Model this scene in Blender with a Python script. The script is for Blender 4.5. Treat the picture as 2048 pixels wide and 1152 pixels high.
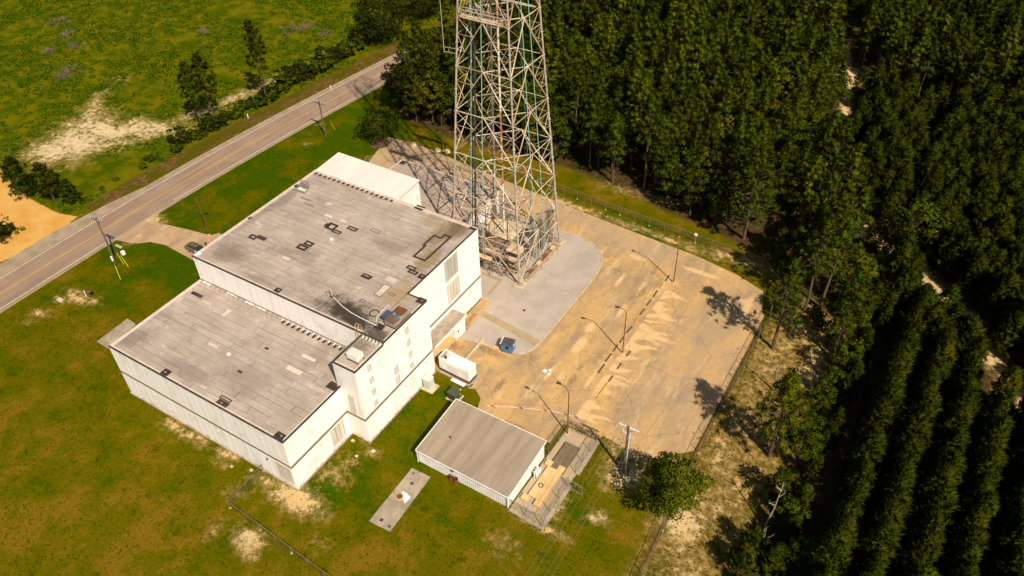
import bpy, math, random
import numpy as np
from mathutils import Vector, Matrix

# ------------------------------------------------------------------ clear
for o in list(bpy.data.objects):
    bpy.data.objects.remove(o, do_unlink=True)
scene = bpy.context.scene
COL = scene.collection
R = math.radians

# ------------------------------------------------------------------ camera
CAM_POS = Vector((55.896, -35.8785, 85.0))
RIGHT = Vector((0.85098, 0.52471, -0.02284))
DOWN = Vector((0.32978, -0.56769, -0.75430))
FWD = Vector((-0.40875, 0.63436, -0.65613))
cd = bpy.data.cameras.new('camera')
cam = bpy.data.objects.new('camera', cd)
COL.objects.link(cam)
cam.matrix_world = Matrix(((RIGHT.x, -DOWN.x, -FWD.x, CAM_POS.x),
                           (RIGHT.y, -DOWN.y, -FWD.y, CAM_POS.y),
                           (RIGHT.z, -DOWN.z, -FWD.z, CAM_POS.z),
                           (0, 0, 0, 1)))
cd.sensor_width = 36.0
cd.lens = 28.41
cd.clip_start = 0.5
cd.clip_end = 6000
scene.camera = cam

# ------------------------------------------------------------------ sky and sun
SUN_EL = R(47.0)
SUN_AZ = Vector((0.862, -0.507, 0)).normalized()      # horizontal direction towards the sun
world = bpy.data.worlds.new('World')
scene.world = world
world.use_nodes = True
wn = world.node_tree
for n in list(wn.nodes):
    wn.nodes.remove(n)
wo = wn.nodes.new('ShaderNodeOutputWorld')
wb = wn.nodes.new('ShaderNodeBackground')
ws = wn.nodes.new('ShaderNodeTexSky')
ws.sky_type = 'NISHITA'
ws.sun_disc = False
ws.sun_elevation = SUN_EL
ws.sun_rotation = math.atan2(SUN_AZ.x, SUN_AZ.y)
ws.air_density = 1.0
ws.dust_density = 1.5
wb.inputs['Strength'].default_value = 0.05
wn.links.new(ws.outputs[0], wb.inputs['Color'])
wn.links.new(wb.outputs[0], wo.inputs['Surface'])

sd = bpy.data.lights.new('sun', 'SUN')
sd.energy = 4.8
sd.angle = R(0.53)
sd.color = (1.0, 0.875, 0.71)
sun = bpy.data.objects.new('sun', sd)
COL.objects.link(sun)
sun_dir = Vector((SUN_AZ.x * math.cos(SUN_EL), SUN_AZ.y * math.cos(SUN_EL), math.sin(SUN_EL)))
sun.rotation_euler = sun_dir.to_track_quat('Z', 'Y').to_euler()
sun.location = (60, -60, 120)

scene.view_settings.view_transform = 'Standard'
scene.view_settings.look = 'None'
scene.view_settings.exposure = 0.46
scene.view_settings.gamma = 1.0
scene.view_settings.use_curve_mapping = False

# ------------------------------------------------------------------ helpers
def tag(o, label=None, cat=None, group=None, kind=None):
    if label: o['label'] = label
    if cat: o['category'] = cat
    if group: o['group'] = group
    if kind: o['kind'] = kind
    return o

def thing(name, label, cat, loc=(0, 0, 0), rz=0.0, group=None):
    o = bpy.data.objects.new(name, None)
    o.empty_display_size = 0.3
    COL.objects.link(o)
    o.location = loc
    o.rotation_euler = (0, 0, rz)
    return tag(o, label, cat, group)

def copy_tree(src, parent=None):
    c = src.copy()
    COL.objects.link(c)
    c.parent = parent
    for ch in list(src.children):
        copy_tree(ch, c)
    return c

class MB:
    """collects shapes into one mesh"""
    def __init__(self):
        self.v = []; self.f = []; self.s = []
    def add(self, vs, fs, smooth=False):
        b = len(self.v)
        self.v += [tuple(p) for p in vs]
        for q in fs:
            self.f.append(tuple(i + b for i in q)); self.s.append(smooth)
        return self
    def box(self, x0, y0, z0, x1, y1, z1):
        vs = [(x0,y0,z0),(x1,y0,z0),(x1,y1,z0),(x0,y1,z0),(x0,y0,z1),(x1,y0,z1),(x1,y1,z1),(x0,y1,z1)]
        return self.add(vs, [(0,3,2,1),(4,5,6,7),(0,1,5,4),(1,2,6,5),(2,3,7,6),(3,0,4,7)])
    def bbox(self, x0, y0, z0, x1, y1, z1, b=0.05):
        """box with chamfered edges"""
        vs = []; 
        for (xa, ya, za) in [(x0,y0,z0),(x1,y0,z0),(x1,y1,z0),(x0,y1,z0),(x0,y0,z1),(x1,y0,z1),(x1,y1,z1),(x0,y1,z1)]:
            sx = b if xa == x0 else -b; sy = b if ya == y0 else -b; sz = b if za == z0 else -b
            vs += [(xa, ya+sy, za+sz), (xa+sx, ya, za+sz), (xa+sx, ya+sy, za)]
        c = lambda i, k: i*3 + k
        fs = []
        for k, quads in ((2, [(0,3,2,1),(4,5,6,7)]), (1, [(0,1,5,4),(2,3,7,6)]), (0, [(1,2,6,5),(3,0,4,7)])):
            for q in quads: fs.append(tuple(c(i, k) for i in q))
        E = [(0,1,1,2),(1,2,0,2),(2,3,1,2),(3,0,0,2),(4,5,1,2),(5,6,0,2),(6,7,1,2),(7,4,0,2),(0,4,0,1),(1,5,0,1),(2,6,0,1),(3,7,0,1)]
        for a, d, k1, k2 in E: fs.append((c(a,k1), c(d,k1), c(d,k2), c(a,k2)))
        for i in range(8): fs.append((c(i,0), c(i,1), c(i,2)))
        return self.add(vs, fs)
    def tube(self, p0, p1, r0, r1=None, n=8, cap=True, smooth=True):
        r1 = r0 if r1 is None else r1
        p0 = Vector(p0); p1 = Vector(p1); d = (p1 - p0).normalized()
        a = d.orthogonal().normalized(); b = d.cross(a)
        vs = []
        for p, r in ((p0, r0), (p1, r1)):
            for i in range(n):
                t = 2*math.pi*i/n
                vs.append(p + a*(r*math.cos(t)) + b*(r*math.sin(t)))
        fs = [(i, (i+1) % n, n+(i+1) % n, n+i) for i in range(n)]
        self.add(vs, fs, smooth)
        if cap:
            self.add(vs[:n], [tuple(range(n))[::-1]]); self.add(vs[n:], [tuple(range(n))])
        return self
    def path(self, pts, r, n=6):
        for a, b in zip(pts[:-1], pts[1:]): self.tube(a, b, r, r, n)
        return self
    def bar(self, p0, p1, w, h=None):
        """square bar between two points"""
        h = w if h is None else h
        p0 = Vector(p0); p1 = Vector(p1); d = (p1-p0).normalized()
        up = Vector((0,0,1)) if abs(d.z) < 0.95 else Vector((1,0,0))
        a = d.cross(up).normalized()*(w/2); b = a.cross(d).normalized()*(h/2)
        vs = [p0-a-b, p0+a-b, p0+a+b, p0-a+b, p1-a-b, p1+a-b, p1+a+b, p1-a+b]
        return self.add(vs, [(0,3,2,1),(4,5,6,7),(0,1,5,4),(1,2,6,5),(2,3,7,6),(3,0,4,7)])
    def prism(self, poly, z0, z1):
        n = len(poly)
        vs = [(p[0],p[1],z0) for p in poly] + [(p[0],p[1],z1) for p in poly]
        fs = [tuple(range(n))[::-1], tuple(range(n, 2*n))] + [(i,(i+1)%n,n+(i+1)%n,n+i) for i in range(n)]
        return self.add(vs, fs)
    def ring_prism(self, outer, inner, z0, z1):
        n = len(outer)
        vs = [(p[0],p[1],z) for z in (z0,z1) for pl in (outer,inner) for p in pl]
        fs = []
        for i in range(n):
            j = (i+1) % n
            fs += [(2*n+i,2*n+j,3*n+j,3*n+i), (i,j,2*n+j,2*n+i), (n+j,n+i,3*n+i,3*n+j)]
        return self.add(vs, fs)
    def torus(self, c, R0, r, n=20, m=6):
        vs = []; fs = []
        for i in range(n):
            for k in range(m):
                t = 2*math.pi*i/n; u = 2*math.pi*k/m
                vs.append((c[0]+(R0+r*math.cos(u))*math.cos(t), c[1]+(R0+r*math.cos(u))*math.sin(t), c[2]+r*math.sin(u)))
                fs.append((i*m+k, ((i+1)%n)*m+k, ((i+1)%n)*m+(k+1)%m, i*m+(k+1)%m))
        return self.add(vs, fs, True)
    def mesh(self, name):
        me = bpy.data.meshes.new(name)
        me.from_pydata([tuple(p) for p in self.v], [], self.f)
        me.polygons.foreach_set('use_smooth', self.s)
        me.update()
        return me
    def build(self, name, m, parent=None, loc=None):
        return link(name, self.mesh(name), m, parent, loc)

def link(name, me, m=None, parent=None, loc=None):
    if m is not None and not me.materials:
        me.materials.append(m)
    o = bpy.data.objects.new(name, me)
    COL.objects.link(o)
    if parent is not None: o.parent = parent
    if loc is not None: o.location = loc
    return o

NORM = {}
def mesh_np(name, V, F, mats=(), smooth=False, idx=None, N=None):
    """triangle or quad soup from numpy arrays"""
    V = np.asarray(V, np.float32).reshape(-1, 3); F = np.asarray(F, np.int32)
    k = F.shape[1]
    me = bpy.data.meshes.new(name)
    me.vertices.add(len(V)); me.vertices.foreach_set('co', V.ravel())
    me.loops.add(F.size); me.loops.foreach_set('vertex_index', F.ravel())
    me.polygons.add(len(F)); me.polygons.foreach_set('loop_start', np.arange(len(F), dtype=np.int32)*k)
    me.polygons.foreach_set('loop_total', np.full(len(F), k, np.int32))
    if smooth: me.polygons.foreach_set('use_smooth', np.ones(len(F), bool))
    for m in mats: me.materials.append(m)
    if idx is not None: me.polygons.foreach_set('material_index', np.asarray(idx, np.int32))
    me.update(calc_edges=True)
    if N is not None:
        me.polygons.foreach_set('use_smooth', np.ones(len(F), bool))
        me.normals_split_custom_set_from_vertices(np.asarray(N, np.float32).tolist()); NORM[me.name] = np.asarray(N, np.float32)
    return me

# ------------------------------------------------------------------ material helpers
class NT:
    def __init__(self, name):
        self.m = bpy.data.materials.new(name); self.m.use_nodes = True
        self.t = self.m.node_tree
        for n in list(self.t.nodes): self.t.nodes.remove(n)
        self.out = self.t.nodes.new('ShaderNodeOutputMaterial')
    def n(self, kind, **kw):
        nd = self.t.nodes.new('ShaderNode' + kind)
        for k, v in kw.items(): setattr(nd, k, v)
        return nd
    def l(self, a, b): self.t.links.new(a, b); return b
    def val(self, sock, v):
        if hasattr(v, 'node'): self.l(v, sock)
        elif isinstance(v, (tuple, list)) and len(v) == 3 and sock.type == 'RGBA': sock.default_value = (*v, 1)
        else: sock.default_value = v
    def pos(self):
        return self.n('NewGeometry').outputs['Position']
    def obj(self):
        return self.n('TexCoord').outputs['Object']
    def scale(self, vec, s):
        mp = self.n('Mapping'); self.l(vec, mp.inputs['Vector']); mp.inputs['Scale'].default_value = s
        return mp.outputs[0]
    def noise(self, vec, sc, det=4, rough=0.55, dist=0.0):
        nd = self.n('TexNoise'); self.l(vec, nd.inputs['Vector'])
        nd.inputs['Scale'].default_value = sc; nd.inputs['Detail'].default_value = det
        nd.inputs['Roughness'].default_value = rough; nd.inputs['Distortion'].default_value = dist
        return nd.outputs['Fac']
    def mathn(self, op, a, b=0.0, c=None, clamp=False):
        nd = self.n('Math', operation=op); nd.use_clamp = clamp
        self.val(nd.inputs[0], a); self.val(nd.inputs[1], b)
        if c is not None: self.val(nd.inputs[2], c)
        return nd.outputs[0]
    def sstep(self, v, lo, hi, a=0.0, b=1.0):
        nd = self.n('MapRange', interpolation_type='SMOOTHSTEP')
        self.val(nd.inputs['Value'], v)
        for k, x in (('From Min', lo), ('From Max', hi), ('To Min', a), ('To Max', b)): nd.inputs[k].default_value = x
        return nd.outputs[0]
    def lin(self, v, lo, hi, a=0.0, b=1.0):
        nd = self.n('MapRange'); self.val(nd.inputs['Value'], v)
        for k, x in (('From Min', lo), ('From Max', hi), ('To Min', a), ('To Max', b)): nd.inputs[k].default_value = x
        return nd.outputs[0]
    def mix(self, fac, a, b, mode='MIX'):
        nd = self.n('Mix', data_type='RGBA', blend_type=mode)
        self.val(nd.inputs[0], fac); self.val(nd.inputs[6], a); self.val(nd.inputs[7], b)
        return nd.outputs[2]
    def gain(self, col, fac):
        """multiply a colour by a scalar"""
        nd = self.n('VectorMath', operation='SCALE'); self.val(nd.inputs[0], col); self.val(nd.inputs['Scale'], fac)
        return nd.outputs[0]
    def rnd(self): return self.n('ObjectInfo').outputs['Random']
    def attr(self, name):
        return self.n('Attribute', attribute_name=name)
    def sep(self, c):
        s = self.n('SeparateColor'); self.l(c, s.inputs[0]); return s.outputs
    def finish(self, col, rough=0.8, bump=None, bstr=0.3, bdist=0.05, metal=0.0, spec=0.3, alpha=None):
        p = self.n('BsdfPrincipled')
        self.val(p.inputs['Base Color'], col); self.val(p.inputs['Roughness'], rough)
        p.inputs['Metallic'].default_value = metal; p.inputs['Specular IOR Level'].default_value = spec
        if alpha is not None: self.val(p.inputs['Alpha'], alpha)
        if bump is not None:
            b = self.n('Bump'); b.inputs['Strength'].default_value = bstr; b.inputs['Distance'].default_value = bdist
            self.l(bump, b.inputs['Height']); self.l(b.outputs[0], p.inputs['Normal'])
        self.l(p.outputs[0], self.out.inputs['Surface'])
        return self.m

def pmat(name, c1, c2, sc=1.0, lo=0.35, hi=0.65, rough=0.8, bump=0.0, bs=None, c3=None, sc3=6.0, lo3=0.6, hi3=0.7, objr=0.0, metal=0.0, spec=0.3, det=5, stretch=None, local=False):
    t = NT(name); P = t.obj() if local else t.pos()
    Q = t.scale(P, stretch) if stretch else P
    c = t.mix(t.sstep(t.noise(Q, sc, det), lo, hi), c1, c2)
    if c3: c = t.mix(t.sstep(t.noise(Q, sc3, 5), lo3, hi3), c, c3)
    if objr: c = t.gain(c, t.lin(t.rnd(), 0, 1, 1-objr, 1+objr))
    return t.finish(c, rough, t.noise(P, bs or sc*8, 4) if bump else None, bump, 0.03, metal, spec)

M = {}
M['concrete'] = pmat('concrete', (.36,.295,.215), (.25,.20,.145), .5, c3=(.17,.13,.09), sc3=2.2, bump=.2, bs=9)
M['kerb'] = pmat('kerb_concrete', (.55,.45,.31), (.42,.32,.2), 1.2, c3=(.25,.18,.1), sc3=3, bump=.2, bs=9)
M['cap'] = pmat('roof_edge_metal', (.035,.03,.026), (.07,.058,.048), 1.0, rough=.6)
M['tar'] = pmat('tar_patch', (.034,.021,.016), (.055,.037,.03), 2.0, rough=.7, bump=.2, objr=.25)
M['pale_patch'] = pmat('pale_roof_patch', (.58,.485,.40), (.50,.41,.335), 1.5, objr=.1)
M['white_sheet'] = pmat('white_roof_sheet', (.86,.82,.77), (.74,.69,.63), 1.5)
M['white_metal'] = pmat('white_painted_metal', (.80,.79,.76), (.68,.66,.62), .8, c3=(.5,.45,.38), sc3=2.5, lo3=.66, hi3=.8, rough=.45)
M['annex_roof'] = pmat('pale_membrane_roof', (.66,.62,.565), (.60,.555,.50), .35, rough=.6, stretch=(1,.2,1))
M['band'] = pmat('green_band', (.165,.155,.095), (.22,.20,.13), 2.0, rough=.6)
M['ventpane'] = pmat('grey_vent_panel', (.62,.59,.54), (.55,.52,.47), 1.0, rough=.5)
M['pane'] = pmat('blank_window_panel', (.62,.58,.50), (.52,.47,.39), .8, rough=.5, stretch=(1,1,.3))
M['louvre_pane'] = pmat('grey_window_panel', (.36,.35,.31), (.45,.43,.38), .8, rough=.4, stretch=(1,1,.3))
M['greyframe'] = pmat('grey_vent_frame', (.46,.42,.36), (.54,.49,.42), 2.0, rough=.6)
M['frame'] = pmat('window_frame', (.52,.44,.33), (.62,.54,.42), 2.0, rough=.6)
M['mullion'] = pmat('window_gap', (.16,.13,.10), (.22,.19,.15), 2.0, rough=.6)
M['rust'] = pmat('rusty_steel', (.12,.045,.018), (.2,.08,.03), 3.0, c3=(.06,.03,.02), sc3=8, bump=.2, bs=20)
M['rust_bright'] = pmat('bright_rust', (.19,.055,.02), (.12,.04,.02), 2.0, c3=(.08,.03,.015), sc3=7)
M['galv'] = pmat('galvanised_steel', (.40,.37,.32), (.28,.26,.22), 3.0, rough=.5, metal=.3, local=True)
M['fencesteel'] = pmat('weathered_fence_steel', (.26,.19,.12), (.16,.11,.065), 3.0, rough=.6)
M['darksteel'] = pmat('dark_steel', (.05,.045,.04), (.08,.07,.06), 3.0, rough=.5)
M['black'] = pmat('black_rubber', (.015,.015,.015), (.03,.028,.025), 4.0, rough=.7)
M['yellow'] = pmat('yellow_paint', (.62,.36,.02), (.42,.25,.04), 3.0, c3=(.15,.12,.08), sc3=5, lo3=.55, hi3=.65)
M['yguard'] = pmat('yellow_plastic', (.72,.62,.02), (.6,.5,.02), 3.0, rough=.5)
M['stop'] = pmat('dark_kerb_stone', (.085,.06,.035), (.15,.105,.06), 3.0, bump=.2)
M['blue'] = pmat('blue_paint', (.085,.19,.34), (.05,.13,.26), 1.5, c3=(.3,.35,.4), sc3=3, lo3=.66, hi3=.75, rough=.5)
M['bluedark'] = pmat('dark_roof_felt', (.045,.047,.055), (.07,.07,.075), 2.0)
M['grcab'] = pmat('pale_grey_cabinet', (.55,.58,.52), (.48,.5,.45), 1.0, rough=.45)
M['olive'] = pmat('olive_green_paint', (.05,.058,.03), (.065,.072,.04), 1.0, rough=.5)
M['wood'] = pmat('weathered_wood', (.14,.105,.07), (.085,.065,.045), 1.5, c3=(.2,.16,.11), sc3=4, stretch=(6,6,.6), bump=.2, local=True)
M['insul'] = pmat('white_insulator', (.78,.78,.78), (.66,.66,.66), 5.0, rough=.3)
M['tanpad'] = pmat('ochre_concrete', (.62,.42,.19), (.5,.33,.14), .7, c3=(.7,.54,.34), sc3=1.8, bump=.2, bs=8)
M['brownpad'] = pmat('dark_brown_pad', (.13,.095,.055), (.17,.125,.075), 1.2, c3=(.09,.065,.04), sc3=5, bump=.25, bs=12)
M['sandrock'] = pmat('sandstone', (.55,.42,.27), (.42,.3,.17), 2.0, bump=.3)
M['glassdark'] = pmat('car_glass', (.012,.022,.02), (.02,.035,.03), 1.0, rough=.05, spec=.6)
M['carpaint'] = pmat('brown_car_paint', (.20,.145,.095), (.18,.13,.085), 1.0, rough=.25, metal=.4, spec=.5)
M['greenpipe'] = pmat('verdigris_pipe', (.20,.42,.30), (.30,.50,.38), 2.0, rough=.5, c3=(.45,.42,.34), sc3=4)
M['mulch'] = pmat('brown_mulch', (.07,.035,.018), (.11,.06,.03), 3.0, bump=.4)
M['bark'] = pmat('pine_bark', (.12,.075,.045), (.07,.045,.03), 4.0, bump=.4, bs=12, objr=.3, local=True)
M['deadwood'] = pmat('bleached_dead_wood', (.36,.30,.23), (.2,.15,.1), 2.5, local=True)
M['bluehood'] = pmat('blue_hood_metal', (.045,.075,.13), (.09,.13,.20), 1.2, rough=.35, metal=.3)  # hood metal, blue as its own base colour

# precast wall panels: pale, weather-streaked, every panel a shade of its own
def wallmat():
    t = NT('precast_panel'); P = t.pos()
    streak = t.noise(t.scale(P, (1.1, 1.1, .12)), 1.0, 5)
    big = t.noise(P, .14, 3)
    c = t.mix(t.sstep(streak, .45, .8), (.85,.82,.78), (.765,.72,.665))
    c = t.mix(t.sstep(big, .45, .7), c, (.84,.79,.73))
    c = t.gain(c, t.lin(t.rnd(), 0, 1, .975, 1.02))
    cl = t.sstep(t.noise(P, .42, 6, .68), .5, .68)
    c = t.mix(t.mathn('MULTIPLY', cl, .55), c, (.62,.545,.455))
    run = t.sstep(t.noise(t.scale(P, (3.0, 3.0, .06)), 1.0, 4, .6), .60, .76)
    c = t.mix(t.mathn('MULTIPLY', run, .45), c, (.50,.42,.33))
    z = t.n('SeparateXYZ'); t.l(P, z.inputs[0])
    dirt = t.mathn('MULTIPLY', t.sstep(z.outputs[2], .9, 0.0), t.sstep(t.noise(P, 1.4, 4), .35, .7))
    c = t.mix(dirt, c, (.36,.27,.17))
    return t.finish(c, .75, t.noise(P, 6, 4), .12, .02)
M['panel'] = wallmat()
M['core'] = pmat('panel_joint', (.80,.75,.68), (.70,.64,.56), 1.0)

# roll roofing: warm grey, lap by lap a little different, with stains of their own shape
def roofmat():
    t = NT('roll_roofing'); P = t.pos()
    c = t.mix(t.sstep(t.noise(P, .22, 4), .3, .7), (.405,.335,.278), (.315,.257,.21))
    st = t.noise(t.scale(P, (.35, 3.2, 1)), 1.0, 4)
    c = t.gain(c, t.lin(st, .25, .75, .86, 1.12))
    c = t.gain(c, t.lin(t.rnd(), 0, 1, .95, 1.04))
    c = t.gain(c, t.lin(t.noise(P, 5, 5, .7), .3, .7, .86, 1.14))
    pale = t.sstep(t.noise(t.scale(P, (.5, 1.1, 1)), .8, 4, .6), .60, .72)
    c = t.mix(t.mathn('MULTIPLY', pale, .55), c, (.60,.50,.42))
    grime = t.sstep(t.noise(t.scale(P, (.6, 1, 1)), .17, 6, .7), .5, .68)
    c = t.mix(t.mathn('MULTIPLY', grime, .65), c, (.215,.172,.138))
    wob = t.noise(P, .35, 5, .65); fine = t.noise(P, 1.6, 5, .6)
    for (cx, cy, sx, sy, col, amt) in STAINS:
        d = t.n('VectorMath', operation='SUBTRACT'); t.l(P, d.inputs[0]); d.inputs[1].default_value = (cx, cy, 0)
        s = t.n('VectorMath', operation='MULTIPLY'); t.l(d.outputs[0], s.inputs[0]); s.inputs[1].default_value = (1/sx, 1/sy, 0)
        ln = t.n('VectorMath', operation='LENGTH'); t.l(s.outputs[0], ln.inputs[0])
        v = t.mathn('ADD', ln.outputs['Value'], t.mathn('MULTIPLY', t.mathn('SUBTRACT', wob, .5), 1.8))
        v = t.mathn('ADD', v, t.mathn('MULTIPLY', t.mathn('SUBTRACT', fine, .5), 1.0))
        c = t.mix(t.mathn('MULTIPLY', t.sstep(v, 1.15, .35), min(1, amt*1.12)), c, col)
    return t.finish(c, .85, t.noise(P, 14, 3), .15, .02)
STAINS = [(*(-5.57, 18.28), 5.2, 2.6, (.045,.035,.025), .95), (*(-2.50, 17.47), 4.2, 2.1, (.045,.035,.025), .95),
          (*(1.38, 16.86), 2.6, 1.4, (.06,.045,.03), .75), (*(-3.53, 39.49), 2.2, 6.5, (.20,.135,.06), .7),
          (*(-2.40, 41.00), 1.8, 3.5, (.10,.07,.035), .6), (*(-2.04, 32.17), 1.5, 4.5, (.22,.15,.065), .65),
          (*(-1.17, 24.10), 2.0, 3.0, (.30,.20,.085), .6), (*(-6.81, 40.21), 2.2, 2.2, (.26,.19,.10), .45),
          (*(-27.26, 19.17), 3.2, 2.2, (.17,.135,.10), .65), (*(-30.28, 33.16), 1.2, 4.5, (.19,.155,.12), .6),
          (*(-30.99, 27.67), 1.0, 5.0, (.2,.16,.12), .5),
          (*(-30.65, 2.83), 3.0, 2.2, (.17,.14,.115), .6), (*(-10.69, 4.89), 5.5, 3.0, (.22,.185,.15), .5),
          (*(-18.59, 2.34), 5.0, 1.6, (.2,.165,.135), .55), (*(-6.38, 13.41), 1.5, 3.5, (.2,.165,.13), .45),
          (*(0.63, 14.13), 1.6, 1.6, (.16,.13,.09), .7)]
M['roof'] = roofmat()
M['underlay'] = pmat('roof_seam', (.035,.028,.023), (.27,.21,.165), .5, lo=.5, hi=.66)
M['lowroofm'] = pmat('grey_roll_roof', (.40,.305,.235), (.31,.24,.185), .3, stretch=(.4,2.5,1), objr=.06)

# ------------------------------------------------------------------ foliage
def leafmat(name, c1, c2, c3, tr=.15, objv=.3, rough=.6):
    t = NT(name)
    g = t.n('NewGeometry'); ri = g.outputs['Random Per Island']
    c = t.mix(ri, c1, c2)
    c = t.mix(t.sstep(t.rnd(), .55, 1.0), c, c3)
    c = t.gain(c, t.lin(t.mathn('FRACT', t.mathn('MULTIPLY', t.rnd(), 7.13)), 0, 1, 1-objv, 1+objv))
    c = t.gain(c, t.lin(t.noise(g.outputs['Position'], .35, 2), .3, .7, .75, 1.25))
    p = t.n('BsdfPrincipled'); t.l(c, p.inputs['Base Color']); p.inputs['Roughness'].default_value = rough
    p.inputs['Specular IOR Level'].default_value = .03
    tl = t.n('BsdfTranslucent'); t.l(c, tl.inputs['Color'])
    mx = t.n('MixShader'); mx.inputs[0].default_value = tr
    t.l(p.outputs[0], mx.inputs[1]); t.l(tl.outputs[0], mx.inputs[2]); t.l(mx.outputs[0], t.out.inputs['Surface'])
    return t.m
M['needle'] = leafmat('pine_needles', (.028,.050,.001), (.072,.094,.002), (.088,.098,.002))
M['youngneedle'] = leafmat('young_pine_needles', (.024,.038,.001), (.05,.064,.002), (.054,.056,.002), tr=.25, objv=.25)
M['leaf'] = leafmat('broad_leaves', (.026,.044,.001), (.064,.08,.002), (.08,.075,.003))
M['darkleaf'] = leafmat('dark_evergreen_leaves', (.016,.024,.001), (.038,.045,.003), (.042,.04,.003), objv=.2)
M['scrubleaf'] = leafmat('scrub_leaves', (.034,.068,.001), (.078,.110,.001), (.135,.130,.003))
M['lonetree'] = leafmat('fresh_broad_leaves', (.034,.060,.001), (.085,.105,.002), (.085,.095,.002), objv=.05)
M['goldleaf'] = leafmat('yellowing_leaves', (.26,.17,.012), (.2,.10,.012), (.16,.13,.01))
M['rustleaf'] = leafmat('rust_brown_leaves', (.17,.06,.012), (.11,.045,.012), (.1,.06,.012))
M['twig'] = leafmat('bare_brush', (.16,.11,.075), (.26,.19,.13), (.2,.14,.1), tr=.05, objv=.15)

# ================================================================== THE SETTING
rng = np.random.default_rng(7)
def sd_poly(X, Y, poly):
    """signed distance to a polygon, negative inside"""
    P = np.asarray(poly, float); d = np.full(X.shape, 1e9); ins = np.zeros(X.shape, bool)
    for i in range(len(P)):
        ax, ay = P[i]; bx, by = P[(i+1) % len(P)]
        ex, ey = bx-ax, by-ay
        t = np.clip(((X-ax)*ex + (Y-ay)*ey)/(ex*ex+ey*ey), 0, 1)
        d = np.minimum(d, np.hypot(X-ax-t*ex, Y-ay-t*ey))
        c = ((ay > Y) != (by > Y)) & (X < (bx-ax)*(Y-ay)/((by-ay) if by != ay else 1e-9)+ax)
        ins ^= c
    return np.where(ins, -d, d)
def sd_line(X, Y, pts):
    d = np.full(X.shape, 1e9)
    for (ax, ay), (bx, by) in zip(pts[:-1], pts[1:]):
        ex, ey = bx-ax, by-ay
        t = np.clip(((X-ax)*ex + (Y-ay)*ey)/(ex*ex+ey*ey+1e-9), 0, 1)
        d = np.minimum(d, np.hypot(X-ax-t*ex, Y-ay-t*ey))
    return d
def soft(d, w): return np.clip(.5 - d/(2*w), 0, 1)          # 1 inside, 0 outside, soft over +-w

ROAD = [(-68.3,-3000), (-68.3,-60), (-68.3,3), (-68.25,34), (-66.9,60), (-64.7,82), (-61.6,109), (-56.5,140), (-48,185), (-30,260), (10,420), (300,1500)]
TRACK = [(3.75, 198.19), (26.83, 156.51), (32.46, 139.72), (34.56, 123.50), (37.38, 107.70), (41.22, 94.70), (46.70, 90.11), (56.97, 82.81), (61.42, 79.03), (65.78, 74.32), (70.49, 67.44), (75.03, 61.41), (90.12, 44.11)]
DIRT = [(-140,34), (-95.91, 20.89), (-87.94, 19.80), (-80.26, 19.71), (-76.60, 19.19), (-76,16)]
FIELD_SAND = [(-105.95, 31.71), (-99.77, 29.81), (-93.44, 33.83), (-90.75, 43.67), (-83.33, 52.91), (-85.38, 56.04), (-93.29, 54.03), (-102.39, 50.16), (-111.20, 54.26), (-108.69, 46.62), (-107.36, 40.78)]
EAST_STRIP = [(39.78, 56.62), (43.23, 66.42), (50.39, 65.34), (50.42, 55.66), (51.61, 47.61), (51.00, 38.34), (50.23, 31.56), (50.05, 22.05), (49.47, 15.45), (47,-30), (41,-30), (41.2,11), (40.5,30), (40.4,54)]
FOREST = [(-50.4,85), (-46,80.5), (-38,80.5), (-34,79.5), (-20,80), (-7.2,81.5), (6.2,80), (15.5,77.5), (24.3,76.5), (32,74.5), (37,71), (41,66), (46,61), (50,57), (51,47), (50.5,32), (49.5,20), (48.5,8), (47.5,-60), (400,-60), (400,600), (-30,600), (-45,200), (-52,150), (-56,115), (-54,95)]
PLANT = [(50,-45), (49.3,20), (50.3,36), (51,50), (50.5,58), (50.5,70), (47,89), (42,97), (37,118), (35,130), (33,143), (47.8,138.5), (66.6,138.5), (120,137), (300,130), (300,-45)]
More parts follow.
